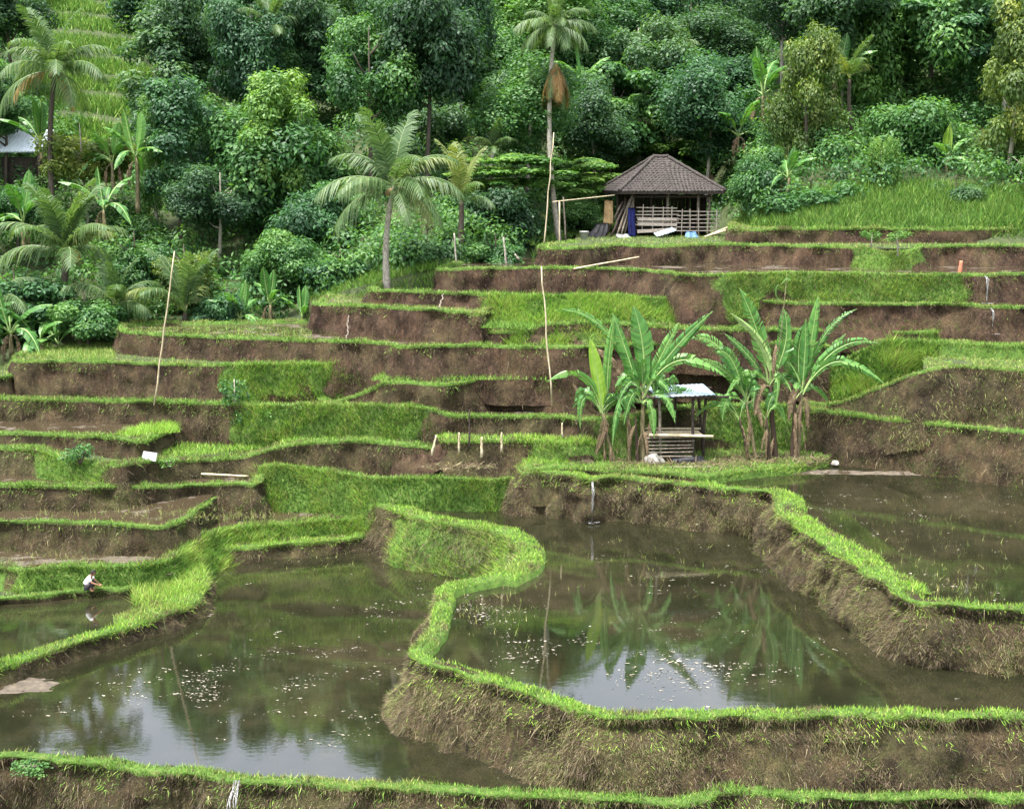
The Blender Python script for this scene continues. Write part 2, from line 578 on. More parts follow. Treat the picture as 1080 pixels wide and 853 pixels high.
def slab(key, drop, rim, depth, floor='mud', fd=0.12, w=0.6, bat=0.16, back=9.0, ds=0.2, rows=10,
         bank=(), dry=0.0, drycol=STRAW, dens=260, h=0.13, rimcol=GREEN, rough=1.0, wide=(), bare=(), wallg=0.06, fthr=0.2, fgrass=60, foot=.9, olive=None, slant=False):
    """a terrace: rim (px, py[, extra drop[, batter]]), wall below it, bund on it, floor behind it"""
    depth = depth + 0.7
    olive = float(np.clip((drop - 6.0) / 4.5, 0, 1)) if olive is None else olive
    rim = list(rim)
    if rim[0][0] < -50:
        rim.insert(0, (rim[0][0] - 380, rim[0][1]) + tuple(rim[0][2:]))
    if rim[-1][0] > 1200:
        rim.append((rim[-1][0] + 380, rim[-1][1]) + tuple(rim[-1][2:]))
    ctl = []
    for q in rim:
        dd = q[2] if len(q) > 2 else 0.0
        bt = q[3] if len(q) > 3 else bat
        p = pt(q[0], q[1], drop + dd)
        ctl.append((p.x, p.y, p.z, bt, q[0]))
    C = catmull(np.array(ctl))
    seg = np.linalg.norm(np.diff(C[:, :2], axis=0), axis=1)
    s = np.concatenate(([0], np.cumsum(seg)))
    n = max(8, int(s[-1] / ds))
    si = np.linspace(0, s[-1], n)
    Q = np.stack([np.interp(si, s, C[:, k]) for k in range(5)], 1)
    # normals
    T = np.gradient(Q[:, :2], axis=0)
    k = max(1, int(0.35 / ds))
    ker = np.ones(2 * k + 1) / (2 * k + 1)
    Tp = np.pad(T, ((k, k), (0, 0)), mode='edge')
    T = np.stack([np.convolve(Tp[:, i], ker, mode='valid') for i in range(2)], 1)
    T /= np.linalg.norm(T, axis=1, keepdims=True) + 1e-9
    NO = np.stack([T[:, 1], -T[:, 0]], 1)
    px = Q[:, 4]
    W = np.full(n, w)
    for (x0, x1, ww, y0, y1) in wide:
        py = np.array([to_px(q)[1] for q in Q[:, :3]])
        mk = smoothstep(x0 - 8, x0 + 8, px) * (1 - smoothstep(x1 - 8, x1 + 8, px)) * ((py > y0) & (py < y1))
        W = W * (1 - mk) + ww * mk
    bankm = np.zeros(n)
    bankh = np.zeros(n)
    pyy = np.array([to_px(q)[1] for q in Q[:, :3]])
    for (x0, x1, dn, hh, *_r) in bank:
        mk = smoothstep(x0 - 30, x0 + 22, px) * (1 - smoothstep(x1 - 22, x1 + 30, px))
        if len(_r) > 1:
            mk = mk * ((pyy > _r[1][0]) & (pyy < _r[1][1]))
        bankm = np.maximum(bankm, mk)
        bankh = np.maximum(bankh, mk * hh)
    # slow wander of the rim
    seed = sum(ord(c) for c in key) * 1.37
    wob = np.array([nz(q[0] * .45, q[1] * .45, seed) * 0.16 + nz(q[0] * 1.6, q[1] * 1.6, seed) * 0.08 for q in Q]) * rough
    rz = np.array([nz(q[0] * .3, q[1] * .3, seed + 9) * 0.05 + nz(q[0] * 1.3, q[1] * 1.3, seed + 9) * 0.035 for q in Q]) * rough
    prof = [(-1.0, -0.55), (-0.93, -0.04), (-0.62, 0.05), (-0.3, 0.07), (-0.08, 0.04)]
    nb = len(prof)
    m = nb + rows
    P = np.zeros((n, m, 3))
    turf = np.zeros((n, m))
    wet = np.zeros((n, m))
    for j, (o, z) in enumerate(prof):
        off = o * W + wob
        P[:, j, 0] = Q[:, 0] + NO[:, 0] * off
        P[:, j, 1] = Q[:, 1] + NO[:, 1] * off
        P[:, j, 2] = Q[:, 2] + z + rz
        turf[:, j] = [1.0 if j in (0, 4) else float(np.clip(.95 - 1.3 * max(0, -.1 + nz(q[0] * .33, q[1] * .33, 21.)), .2, 1)) for q in Q]
    turf[:, 0] = 0
    for r in range(rows):
        d = depth * ((r + 0.5) / (rows - 0.5)) ** 1.15
        for i in range(n):
            q = Q[i]
            bx, by, bz = q[0], q[1], q[2] - d
            g = bankm[i]
            off = wob[i] * (1 - 0.5 * min(1, d)) + q[3] * d
            # undercut lip, bulging foot
            nat = -0.07 * math.exp(-((d - 0.18) / 0.15) ** 2) + 0.10 * smoothstep(0.6, 1.3, d)
            nat += (nz(bx * .7, by * .7, bz * .8 + seed) * 0.26 + nz(bx * 1.9, by * 1.9, bz * 1.5 + seed) * 0.20
                    + nz(bx * 5, by * 5, bz * 4 + seed) * 0.10) * min(1.0, d / 0.3 + .2)
            gl = nz(si[i] * .9, seed, 1.5) + .6 * nz(si[i] * 2.4, seed, 4.5 + d * .3)
            nat += (-.26 * max(0, gl - .12) + .07 * gl) * min(1, d / .35) * rough
            nat += .34 * max(0, nz(si[i] * .55, seed + 5, 0) + .05) * smoothstep(.45, 1.0, d / max(.4, depth - .7))
            if drop > 10.5:
                nat -= .09 * math.exp(-((d - 0.22) / 0.14) ** 2) * (1 + 1.6 * nz(si[i] * 1.3, seed, 8))
            off += nat * rough * (1 - 0.55 * g)
            P[i, nb + r, 0] = bx + NO[i, 0] * off
            P[i, nb + r, 1] = by + NO[i, 1] * off
            P[i, nb + r, 2] = bz + rz[i]
            g2 = np.clip(g * 1.6 - .3 + .8 * nz(bx * .9, by * .9, bz * 1.3 + 50) - foot * smoothstep(.55, .95, d / (depth - .7) + .45 * nz(bx * .55, by * .55, 77)), 0, 1) if 0 < g else 0
            turf[i, nb + r] = max(g2, 0.75 - d * 4.5 if d < .2 else 0)
    SLABS[key] = dict(P=P, Q=Q, NO=NO, nb=nb, drop=drop, depth=depth)
    wet[:, nb:] = 0
    # mesh
    idx = np.arange(n * m).reshape(n, m)
    f = np.stack([idx[:-1, :-1], idx[:-1, 1:], idx[1:, 1:], idx[1:, :-1]], 2).reshape(-1)
    me = mesh_np('terrace', P.reshape(-1, 3), f, np.full((n - 1) * (m - 1), 4), [M['earth']], smooth=True)
    set_float(me, turf.ravel(), 'turf')
    set_float(me, np.full(n * m, olive), 'olive')
    o = link('terrace', me)
    tag(o, kind='structure')
    # floor
    if floor:
        inner = Q[:, :2] - NO * (np.minimum(W, 0.6) * 0.5)[:, None]
        step = max(1, int(0.4 / ds))
        okz = Q[:, 2] > 20 - drop - max(fthr, fd + .04)
        fp = [(p[0], p[1], 20 - drop - fd) for p in inner[okz][::step]]
        if slant:
            fp = [(p[0], p[1], z_ - fd) for p, z_ in zip(inner[::step], Q[::step, 2])]
        a, b = np.array(fp[-1][:2]), np.array(fp[0][:2])
        A2 = a * (1 + back / np.linalg.norm(a))
        B2 = b * (1 + back / np.linalg.norm(b))
        far = max(A2[1], B2[1], max(p[1] for p in fp) + back)
        A2 = a * (far / a[1]) if a[1] > 1 else A2
        B2 = b * (far / b[1])
        zz = min(p[2] for p in fp)
        pts = fp + [(A2[0], A2[1], zz), (B2[0], B2[1], zz)]
        nm = {'water': 'water', 'mud': 'mud', 'mudwet': 'mud', 'ground': 'ground'}[floor]
        fo = link(nm, poly_mesh(nm, pts, M[floor], slant))
        tag(fo, kind='structure')
        if floor == 'ground':
            me_ = fo.data
            vv = np.array([v.co[:] for v in me_.vertices])
            tt = np.array([p.vertices[:] for p in me_.polygons])
            ar = np.linalg.norm(np.cross(vv[tt[:, 1]] - vv[tt[:, 0]], vv[tt[:, 2]] - vv[tt[:, 0]]), axis=1) / 2
            cn = RNG.poisson(np.minimum(ar * fgrass, 60000))
            ii = np.repeat(np.arange(len(tt)), cn)
            a_, b_ = RNG.uniform(0, 1, (2, len(ii), 1))
            sw = a_ + b_ > 1
            a_, b_ = np.where(sw, 1 - a_, a_), np.where(sw, 1 - b_, b_)
            PP = vv[tt[ii, 0]] + a_ * (vv[tt[ii, 1]] - vv[tt[ii, 0]]) + b_ * (vv[tt[ii, 2]] - vv[tt[ii, 0]])
            inf = np.abs(PP[:, 0] / PP[:, 1]) < .5
            PP = PP[inf]
            k_ = np.array([nz(p[0] * .6, p[1] * .6, 4.4) for p in PP]) > -.25
            PP = PP[k_]
            q_ = len(PP)
            G_RIM.add(PP, np.stack([RNG.normal(0, .4, q_), RNG.normal(0, .4, q_), np.ones(q_)], 1), .13 * RNG.uniform(.5, 1.5, q_), np.full(q_, .03), pal(GREEN + YEL + STRAW[2:3], q_))
    # ---- grass on the bund
    Pb = P[:, 1:nb + 1]
    pxm = px[:-1]
    dscale = np.ones(n - 1)
    for (x0, x1, fct) in bare:
        mk = smoothstep(x0 - 10, x0 + 10, pxm) * (1 - smoothstep(x1 - 10, x1 + 10, pxm))
        dscale = dscale * (1 - mk * (1 - fct))
    clump = np.array([max(.45, 1.0 + 1.1 * nz(q[0] * .9, q[1] * .9, 3.3) + .7 * nz(q[0] * 3.1, q[1] * 3.1, 3.3)) for q in Q[:-1]])
    dn = np.repeat((dens * dscale * clump)[:, None], nb - 1, 1)
    dn *= 1.35
    dn[:, -1] *= 1.3
    trod = np.array([np.clip(1.0 - 1.7 * max(0, -.08 + nz(q[0] * .33, q[1] * .33, 21.)), .12, 1) for q in Q[:-1]])
    dn[:, 1:3] *= trod[:, None]
    pts, i, j = sample_grid(Pb, dn)
    kk = len(pts)
    nrm = NO[i]
    lip = (j >= nb - 2)[:, None]
    D = np.stack([nrm[:, 0] * np.where(lip[:, 0], .55, 0), nrm[:, 1] * np.where(lip[:, 0], .55, 0), np.ones(kk)], 1)
    D[:, :2] += RNG.normal(0, .35, (kk, 2))
    near = np.clip(46 / np.maximum(pts[:, 1], 20), 0.6, 1.2)
    cn = np.array([nz(p[0] * .5, p[1] * .5, 7.7) for p in pts]) if kk else np.zeros(0)
    C = pal(rimcol, kk)
    Cy = pal(YEL, kk)
    c2_ = np.array([nz(p[0] * 1.7, p[1] * 1.7, 17.7) for p in pts]) if kk else np.zeros(0)
    C = np.where((cn + RNG.normal(0, .2, kk) > 0.24)[:, None], Cy, C)
    C = np.where((c2_ + RNG.normal(0, .2, kk) > 0.48)[:, None], pal(DEEP, kk), C)
    C = np.where((c2_ + RNG.normal(0, .2, kk) < -0.42)[:, None], pal(STRAW, kk), C)
    Cs = pal(STRAW, kk)
    C = np.where((RNG.uniform(0, 1, kk) < 0.10 + .3 * np.clip(-cn - .1, 0, 1))[:, None], Cs, C)
    hv = np.array([.85 + .7 * nz(p[0] * 1.3, p[1] * 1.3, 12.) for p in pts]) if kk else np.zeros(0)
    G_RIM.add(pts, D, h * np.clip(hv, .35, 1.6) * RNG.uniform(.4, 1.5, kk), 0.024 / near ** .7 * RNG.uniform(.7, 1.3, kk), C)
    # ---- grass banks
    Pw = P[:, nb - 1:]
    for (x0, x1, bd, hh, *rest) in bank:
        colr = rest[0] if rest else GREEN
        mk = smoothstep(x0 - 30, x0 + 22, pxm) * (1 - smoothstep(x1 - 22, x1 + 30, pxm))
        if len(rest) > 1:
            mk = mk * ((pyy[:-1] > rest[1][0]) & (pyy[:-1] < rest[1][1]))
        pts, i, j = sample_grid(Pw, np.repeat((bd * mk)[:, None], rows, 1))
        kp = mk[i] * 1.5 - .25 + np.array([.85 * nz(p[0] * .9, p[1] * .9, p[2] * 1.3 + 50) - foot * float(smoothstep(.55, .95, (20 - drop - p[2]) / (depth - .7) + .45 * nz(p[0] * .55, p[1] * .55, 77))) for p in pts]) + RNG.uniform(-.2, .2, len(pts)) > .35 if len(pts) else np.zeros(0, bool)
        pts, i = pts[kp], i[kp]
        kk = len(pts)
        D = np.stack([NO[i, 0] * .55, NO[i, 1] * .55, np.full(kk, .75)], 1)
        D[:, :2] += RNG.normal(0, .3, (kk, 2))
        cq = np.array([nz(p[0] * .8, p[1] * .8, p[2] * 1.2 + 9) for p in pts]) if kk else np.zeros(0)
        Cb = np.where((cq + RNG.normal(0, .15, kk) > .12)[:, None], pal(YEL + LIME, kk), pal(colr, kk))
        Cb = np.where((cq + RNG.normal(0, .15, kk) < -.2)[:, None], pal(DEEP, kk), Cb)
        G_BANK.add(pts, D, hh * np.clip(1 + .9 * cq, .5, 1.6) * RNG.uniform(.5, 1.4, kk), 0.03 * RNG.uniform(.7, 1.3, kk), Cb)
    # ---- short stubble all over the wall, longer straw and thin green growth in patches
    nearf = 1.0 if drop > 9 else .55
    for dd_, colr, kind_ in ((dry * 4.5 * nearf, BROWN + BROWN + STRAW + drycol[2:3], 0), (dry * .55, drycol, 1), (dry * wallg * 2 + 6 * wallg, DEEP + YEL, 2)):
        if dd_ <= 0:
            continue
        pts, i, j = sample_grid(Pw, np.full((n - 1, rows), dd_))
        if len(pts) == 0:
            continue
        cn = np.array([1.5 * nz(p[0] * .8, p[1] * .8, p[2] * .9 + 20 * kind_) + .6 * nz(p[0] * 3, p[1] * 3, p[2] * 3) for p in pts])
        keep = cn + RNG.uniform(-.3, .3, len(pts)) > (-.55, .1, .2)[kind_]
        pts, i, cn = pts[keep], i[keep], cn[keep]
        kk = len(pts)
        if kind_ == 0:
            D = np.stack([NO[i, 0] * .8, NO[i, 1] * .8, RNG.uniform(-.9, .5, kk)], 1)
            L_, W_ = RNG.uniform(.04, .15, kk) * np.clip(1 + .5 * cn, .5, 1.6), .013
        elif kind_ == 1:
            D = np.stack([NO[i, 0] * .5, NO[i, 1] * .5, RNG.uniform(-1.1, .35, kk)], 1)
            L_, W_ = RNG.uniform(.08, .34, kk), .017
        else:
            D = np.stack([NO[i, 0] * .7, NO[i, 1] * .7, np.full(kk, .6)], 1)
            L_, W_ = RNG.uniform(.05, .2, kk), .018
        D[:, :2] += RNG.normal(0, .35, (kk, 2))
        Cq = pal(colr, kk)
        if kind_ == 0:
            c3 = np.array([nz(p[0] * .5, p[1] * .5, p[2] * .9 + 90) + .6 * nz(p[0] * 1.5, p[1] * 1.5, p[2] * 1.8 + 91) for p in pts]) + RNG.normal(0, .12, kk)
            Cq = np.where((c3 > .22)[:, None], pal(STRAW + YEL[:1] + STRAW, kk) * 1.1, Cq)
            Cq = np.where((c3 < -.12)[:, None], Cq * .42, Cq)
            kq = (c3 > -.3) | (RNG.uniform(0, 1, kk) < .3)
            pts, D, Cq, L_ = pts[kq], D[kq], Cq[kq], L_[kq]
            kk = len(pts)
        (G_BANK if kind_ == 2 else G_DRY).add(pts, D, L_, W_ * RNG.uniform(.7, 1.3, kk), Cq)
    # grass drooping over the lip and tufts along the wall foot, in patches
    for (lo, hi, dn_, hh_, thr, colr, up_) in ((.0, .22, 190, .15, -.05, rimcol + STRAW[2:3], .15), (.72, 1.05, 110 if drop < 12 else 30, .2, .16, GREEN + DEEP, .9), (.2, .9, 26, .12, .22, DEEP + DEEP + YEL, .5)):
        pts, i, j = sample_grid(Pw, np.full((n - 1, rows), float(dn_)))
        if not len(pts):
            continue
        dd = (20 - drop - pts[:, 2]) / (depth - .7)
        cn = np.array([nz(p[0] * .7, p[1] * .7, 60 + lo * 9) + .6 * nz(p[0] * 2.3, p[1] * 2.3, 61 + lo * 9) for p in pts])
        kp = (dd > lo) & (dd < hi) & (cn + RNG.uniform(-.15, .15, len(pts)) > thr)
        pts, i = pts[kp], i[kp]
        kk = len(pts)
        D = np.stack([NO[i, 0] * .8, NO[i, 1] * .8, np.full(kk, up_)], 1)
        D[:, :2] += RNG.normal(0, .35, (kk, 2))
        D[:, 2] += RNG.normal(-.1, .35, kk)
        G_BANK.add(pts, D, hh_ * RNG.uniform(.4, 1.4, kk), .024 * RNG.uniform(.7, 1.3, kk), pal(colr, kk))
    return SLABS[key]


# ------------------------------------------------------------------ the terraces, lowest first
slab('front', 13.78, [(-160, 792), (0, 800), (40, 803), (100, 809), (180, 819), (245, 827), (300, 829), (400, 833), (480, 837), (540, 841),
                      (640, 847), (700, 849), (730, 846), (760, 839), (800, 838), (860, 843), (960, 846), (1080, 849), (1260, 853)],
     2.6, 'water', fd=0.22, w=0.55, back=44, ds=0.12, rows=14, dry=150, dens=420, h=0.12, bare=[(-100, 60, .45)], wallg=.15, rough=1.35)
slab('big', 12.3, [(397, 531), (420, 543), (450, 552), (490, 557), (522, 563), (541, 573), (546, 585), (538, 597), (518, 606), (490, 613),
                   (466, 624), (458, 640), (454, 656), (444, 673), (433, 690), (452, 702), (490, 712), (540, 729), (590, 746), (632, 758),
                   (662, 762), (720, 758), (800, 757), (900, 758), (1000, 758), (1080, 758), (1260, 757)],
     2.6, 'water', fd=0.2, w=0.62, back=14, ds=0.11, rows=16, dry=270, dens=520, h=0.12, rimcol=LIME, wallg=.2,
     bank=[(425, 552, 200, .26, YEL + STRAW + GREEN, (520, 606))], wide=[(395, 552, 1.05, 520, 606)], bat=0.34, bare=[(880, 1300, .7)], rough=1.35)
slab('pond', 10.95, [(578, 462), (550, 478), (541, 492), (548, 500), (575, 499), (605, 503), (628, 508), (650, 505), (700, 509), (760, 516), (800, 520),
                     (811, 524), (814, 532), (820, 546), (832, 557), (850, 567), (870, 579), (888, 590), (898, 600), (908, 609), (926, 615), (934, 624),
                     (952, 634), (990, 641), (1030, 643), (1080, 645), (1260, 652)],
     2.2, 'water', fd=0.16, w=0.6, back=9, ds=0.12, rows=14, dry=270, dens=460, h=0.13, rimcol=LIME,
     wide=[(806, 960, 1.25, 520, 640)], bat=0.22, rough=1.35, wallg=.15, bank=[(560, 566, 200, .35, DEEP)])
# lower left
slab('l7', 13.5, [(-120, 745), (0, 707), (50, 690), (100, 673), (150, 658), (190, 646), (212, 634), (221, 618), (216, 602), (200, 592), (194, 586), (212, 583),
                   (240, 582), (300, 575.5), (390, 567), (440, 561)], 0.8, 'water', fd=0.16, w=0.75, back=9, ds=0.13, rows=5, dry=60, dens=520, h=0.15,
     rimcol=LIME, wide=[(140, 230, 1.7, 588, 665)], bat=0.2)
slab('l6b', 13.45, [(-100, 640), (0, 632), (60, 628), (100, 623), (132, 622), (150, 612), (165, 596), (175, 585)], 0.6, 'ground', fd=0.04, w=0.4,
     back=6, rows=4, dens=420, h=0.10, rimcol=GREEN)
slab('l6a', 12.85, [(-100, 600), (0, 600), (20, 603), (60, 600), (100, 600), (150, 597), (180, 591), (204, 574), (228, 563, .05), (250, 558, .1), (330, 551, .1), (385, 547, .1), (425, 541, .1)],
     1.1, 'mudwet', fd=0.10, w=0.5, back=6, rows=6, bat=0.45, dens=520, h=0.2, rimcol=GREEN,
     bank=[(-200, 6, 20, .15, DEEP), (22, 160, 420, .3, DEEP), (160, 400, 420, .34, GREEN)], foot=.25)
slab('l6', 11.9, [(-100, 550), (0, 551), (60, 552), (110, 553), (150, 556), (176, 556, .05), (196, 548, .1), (215, 536, .15), (232, 524, .2), (246, 510, .3)],
     1.3, 'mudwet', fd=0.08, w=0.4, back=7, rows=8, dry=90, dens=330, h=0.12, rimcol=GREEN)
slab('l5', 11.1, [(-100, 511), (0, 513), (60, 514), (100, 515), (150, 514, .2), (200, 513, .45), (245, 512, .5), (268, 513, .5), (279, 508, .5), (280, 498, .42), (268, 482, .3)],
     1.4, 'mudwet', fd=0.08, w=0.62, back=7, rows=8, dry=60, dens=420, h=0.14, rimcol=GREEN, slant=True)
slab('b1', 11.5, [(258, 478, -.4, 1.), (270, 493, -.3, .3), (290, 492, -.3, .3), (320, 495, -.2, .3), (360, 501, -.12, .3), (400, 505, -.12, .3),
                  (470, 506, -.15, .3), (530, 505, -.15, .3), (565, 492, -.1, .3)], 1.7, 'mudwet', fd=0.08, w=0.45, back=6, rows=8,
     dens=320, h=0.14, bank=[(270, 400, 420, .28, YEL + GREEN), (396, 560, 420, .24, DEEP)], foot=.25)
slab('l4', 10.3, [(-100, 471), (0, 474), (36, 476), (52, 480, .1, .6), (75, 488, .3, .7), (104, 492, .25), (130, 490, .1), (160, 487, .25), (215, 486, .6), (255, 482, .52), (286, 474, .25),
                  (320, 468), (380, 467), (436, 470), (470, 476, .3, .9), (510, 488, .8, 1.2), (545, 478, 1.0)], 1.4, 'ground', fd=0.06, w=0.8,
     back=7, rows=8, dens=420, h=0.16, bank=[(44, 110, 320, .3, GREEN)], dry=50, slant=True)
slab('l3', 9.85, [(-100, 456), (0, 458), (70, 460), (120, 462), (146, 466), (172, 458, .15), (194, 448, .25), (198, 436)], 0.9, 'mudwet', fd=0.06,
     w=0.5, back=6, rows=6, dens=380, h=0.15, bare=[(-120, 60, .6)])
slab('t4', 9.0, [(-100, 419), (0, 421), (100, 423), (180, 425), (240, 426), (290, 428), (350, 428), (440, 430, 0), (478, 438, .3), (560, 440, .35), (620, 443, .3),
                 (660, 441, .1), (700, 434), (745, 428), (800, 428), (850, 431, .05), (880, 436, .1), (940, 443, .15), (1020, 451, .15), (1080, 457, .15), (1260, 470, .15)],
     2.3, 'mudwet', fd=0.42, fthr=.55, w=0.55, back=7, rows=12, dens=400, h=0.14, dry=110,
     bank=[(255, 442, 380, .3, GREEN + DEEP), (640, 690, 120, .2, DEEP), (740, 850, 260, .25, DEEP)])
slab('m2', 10.05, [(456, 452, .3), (463, 464, .1), (482, 467), (560, 466), (622, 468), (648, 470, .3), (668, 462, .7)], 0.8, 'ground', fd=.05, fgrass=160, w=.9, back=4, rows=6,
     dens=420, h=.24, rimcol=LIME, dry=80, bank=[(560, 660, 200, .25, GREEN)])
slab('t5', 7.1, [(800, 408, 2.3), (850, 424, 1.9), (885, 425, 1.85), (930, 408, .9), (965, 395, .3), (995, 387, 0), (1040, 387.5, 0), (1080, 390, 0), (1260, 397, 0)],
     2.1, 'ground', fgrass=220, fd=0.08, w=0.3, back=5, rows=10, bat=.35, dens=380, h=0.1, rimcol=YEL, dry=190, drycol=STRAW + YEL, wallg=.25, olive=1.0)
slab('c6b', 8.1, [(335, 420, 1.0), (350, 425, .95), (385, 414, .45), (402, 405, 0), (430, 404), (470, 406), (520, 399), (580, 402), (620, 402), (700, 398),
                   (760, 396), (830, 398), (860, 405, .5), (885, 414, 1.1), (895, 408, 1.2)], 1.7, 'ground', fd=0.08, w=0.5, back=5, rows=9,
     dens=320, h=0.15, dry=60, drycol=BROWN + STRAW)
slab('l1b', 8.25, [(-120, 402), (0, 398), (15, 393), (42, 387)], 0.7, 'ground', fd=.05, w=.3, back=6, rows=5, dens=260)
slab('c6', 7.65, [(70, 360), (28, 368), (14, 378), (22, 381), (60, 381), (100, 382), (180, 384), (240, 385), (300, 384), (420, 384), (480, 382), (545, 376)],
     1.9, 'ground', fd=0.08, w=0.45, back=8, rows=10, dens=320, h=0.14, dry=50, drycol=BROWN, bank=[(236, 470, 380, .3, GREEN + LIME)])
slab('c5', 6.7, [(345, 336), (300, 338), (230, 339), (160, 340), (132, 342), (121, 346), (130, 350), (170, 353), (250, 357), (330, 360), (400, 362), (420, 366), (470, 366),
                 (500, 365), (580, 366), (640, 366), (700, 364), (760, 363), (820, 362), (860, 364), (880, 367, .4), (915, 368, 1.0)],
     1.7, 'mudwet', fd=0.1, w=0.55, back=6, rows=9, dens=330, h=0.14, dry=55, drycol=BROWN)
slab('r7', 6.6, [(800, 395, 2.3), (845, 405, 2.1, .4), (880, 388, 1.2, .5), (905, 372, .5, .5), (935, 361, 0, .5), (965, 360, 0, .5), (1000, 362, 0, .3), (1080, 365), (1260, 367)],
     2.0, 'ground', fgrass=220, fd=0.08, w=0.5, back=5, rows=8, dens=330, h=0.14, bank=[(850, 985, 520, .5, GREEN + DEEP), (985, 1300, 60, .2, YEL)])
slab('c4r5', 5.9, [(462, 332, .2), (480, 345, .3), (500, 350, .4), (548, 351, .4), (562, 349, .3), (575, 342, 0), (640, 341), (700, 344), (760, 347.5, .1), (830, 349, .35),
                   (890, 348.5, .45), (978, 351, .45), (992, 349, .45), (1070, 348, .45), (1260, 347, .45)], 1.2, 'mudwet', fd=0.5, fthr=.6, w=0.5, back=5, rows=7, dens=320, h=0.15,
     bank=[(978, 1078, 320, .22, DEEP + GREEN)], dry=50, drycol=BROWN)
slab('c4', 5.45, [(352, 306), (336, 316), (328, 320), (340, 321), (360, 322), (420, 325), (488, 329), (504, 332), (530, 322)], 1.7, 'mud', fd=.08, w=.45, back=6, rows=9,
     dens=260, h=.12, dry=70, drycol=BROWN, bare=[(320, 350, .4)])
slab('c3r4', 4.88, [(402, 298), (388, 305), (400, 307), (440, 308), (500, 311), (530, 312, 0, .8), (560, 312, 0, 1.5), (640, 312, 0, 1.4), (680, 315, .15, .9), (720, 316, .25, .9),
                    (780, 318, .3, .7), (800, 318, .3), (850, 320, .3), (905, 321, .3), (960, 321, .3), (1020, 322, .3), (1046, 324, .3), (1070, 324, .3), (1260, 323, .3)],
     1.4, 'mudwet', fd=.36, fthr=.45, w=.5, back=5, rows=8, dens=320, h=.14, bank=[(515, 700, 520, .36, GREEN + LIME), (690, 790, 380, .25, GREEN)], dry=60, drycol=BROWN)
slab('r3', 3.95, [(482, 276.5), (468, 280), (461, 284), (472, 284.7), (500, 284), (560, 283), (640, 283), (690, 286), (720, 290), (760, 290), (850, 288), (950, 290), (1030, 291), (1048, 291.5), (1070, 289.5), (1260, 288)],
     1.5, 'mudwet', fd=.08, w=.4, back=5, rows=8, dens=240, h=.11, bank=[(760, 1018, 380, .22, GREEN + YEL)], dry=70, drycol=BROWN)
slab('r2', 3.05, [(602, 254), (578, 257.3), (567, 261), (578, 262.3), (620, 262), (650, 258), (690, 260), (760, 258), (850, 260), (903, 261.5), (920, 264, .1, .5), (940, 268, .28, .5),
                  (957, 266, .2, .5), (974, 261.5), (1000, 260), (1260, 260)], 1.4, 'ground', fgrass=30, fd=.04, w=.6, back=16, rows=8, dens=210, h=.13, dry=70, drycol=BROWN,
     bank=[(905, 966, 260, .2, GREEN)])
slab('r1', 2.35, [(778, 230), (772, 236), (769, 240.5), (776, 242.6), (800, 243), (850, 242), (920, 242), (1000, 242), (1260, 241)], 1.2, 'ground', fd=.04, w=.5, back=7, rows=7, dens=300, h=.2,
     dry=70, drycol=BROWN)
# earth mound the shelter and bananas stand on
slab('mound', 10.82, [(585, 456), (560, 474), (549, 488), (556, 496), (600, 494), (650, 498), (700, 501), (745, 503), (790, 497), (850, 491), (884, 478)], 0.6, 'ground', fd=.0,
     w=1.6, back=6, rows=4, dens=330, h=.16, bare=[(660, 830, .55)], bank=[(740, 880, 200, .2, GREEN)])


def region(poly_px, drop, dens, h, colr, store, wdt=0.026, lean=.35):
    """grass over a patch of level ground given by its outline in the photo"""
    P = [pt(x, y, drop) for x, y in poly_px]
    xs = [p.x for p in P]
    ys = [p.y for p in P]
    A = (max(xs) - min(xs)) * (max(ys) - min(ys))
    n = int(A * dens)
    X = RNG.uniform(min(xs), max(xs), n)
    Y = RNG.uniform(min(ys), max(ys), n)
    inside = np.zeros(n, bool)
    k = len(P)
    for i in range(k):
        x1, y1, x2, y2 = xs[i], ys[i], xs[(i + 1) % k], ys[(i + 1) % k]
        c = ((y1 > Y) != (y2 > Y)) & (X < (x2 - x1) * (Y - y1) / (y2 - y1 + 1e-12) + x1)
        inside ^= c
    X, Y = X[inside], Y[inside]
    n = len(X)
    PT = np.stack([X, Y, np.full(n, 20 - drop)], 1)
    D = np.stack([RNG.normal(0, lean, n), RNG.normal(0, lean, n), np.ones(n)], 1)
    store.add(PT, D, h * RNG.uniform(.4, 1.4, n), wdt * RNG.uniform(.7, 1.3, n), pal(colr, n))


region([(552, 492), (600, 470), (640, 458), (740, 470), (880, 470), (850, 492), (740, 502), (640, 497)], 10.82, 240, .17, GREEN + YEL, G_RIM)
region([(552, 492), (560, 470), (600, 455), (660, 455), (650, 480), (600, 490)], 10.82, 300, .3, LIME, G_BANK)
region([(296, 468), (440, 464), (470, 452), (300, 448)], 10.36, 260, .22, GREEN + LIME, G_BANK)
region([(165, 484), (215, 480), (262, 476), (300, 467), (300, 452), (200, 468), (120, 485)], 10.7, 260, .22, GREEN + LIME, G_BANK)
region([(115, 462), (190, 456), (186, 446), (150, 450)], 9.9, 420, .3, LIME, G_BANK)
region([(25, 378), (120, 380), (125, 358), (60, 362)], 7.72, 200, .2, GREEN + YEL, G_RIM)
region([(250, 384), (470, 384), (470, 372), (250, 374)], 7.7, 120, .2, GREEN, G_RIM)
region([(390, 402), (620, 400), (640, 382), (420, 386)], 8.03, 240, .25, GREEN, G_BANK)
region([(335, 324), (345, 322), (520, 332), (530, 322), (352, 308)], 5.51, 130, .13, GREEN + YEL, G_RIM)
region([(390, 309), (530, 313), (530, 300), (402, 299)], 5.2, 120, .15, GREEN + YEL, G_RIM)
region([(130, 351), (330, 359), (330, 346), (140, 345)], 6.75, 60, .14, GREEN + YEL, G_RIM)
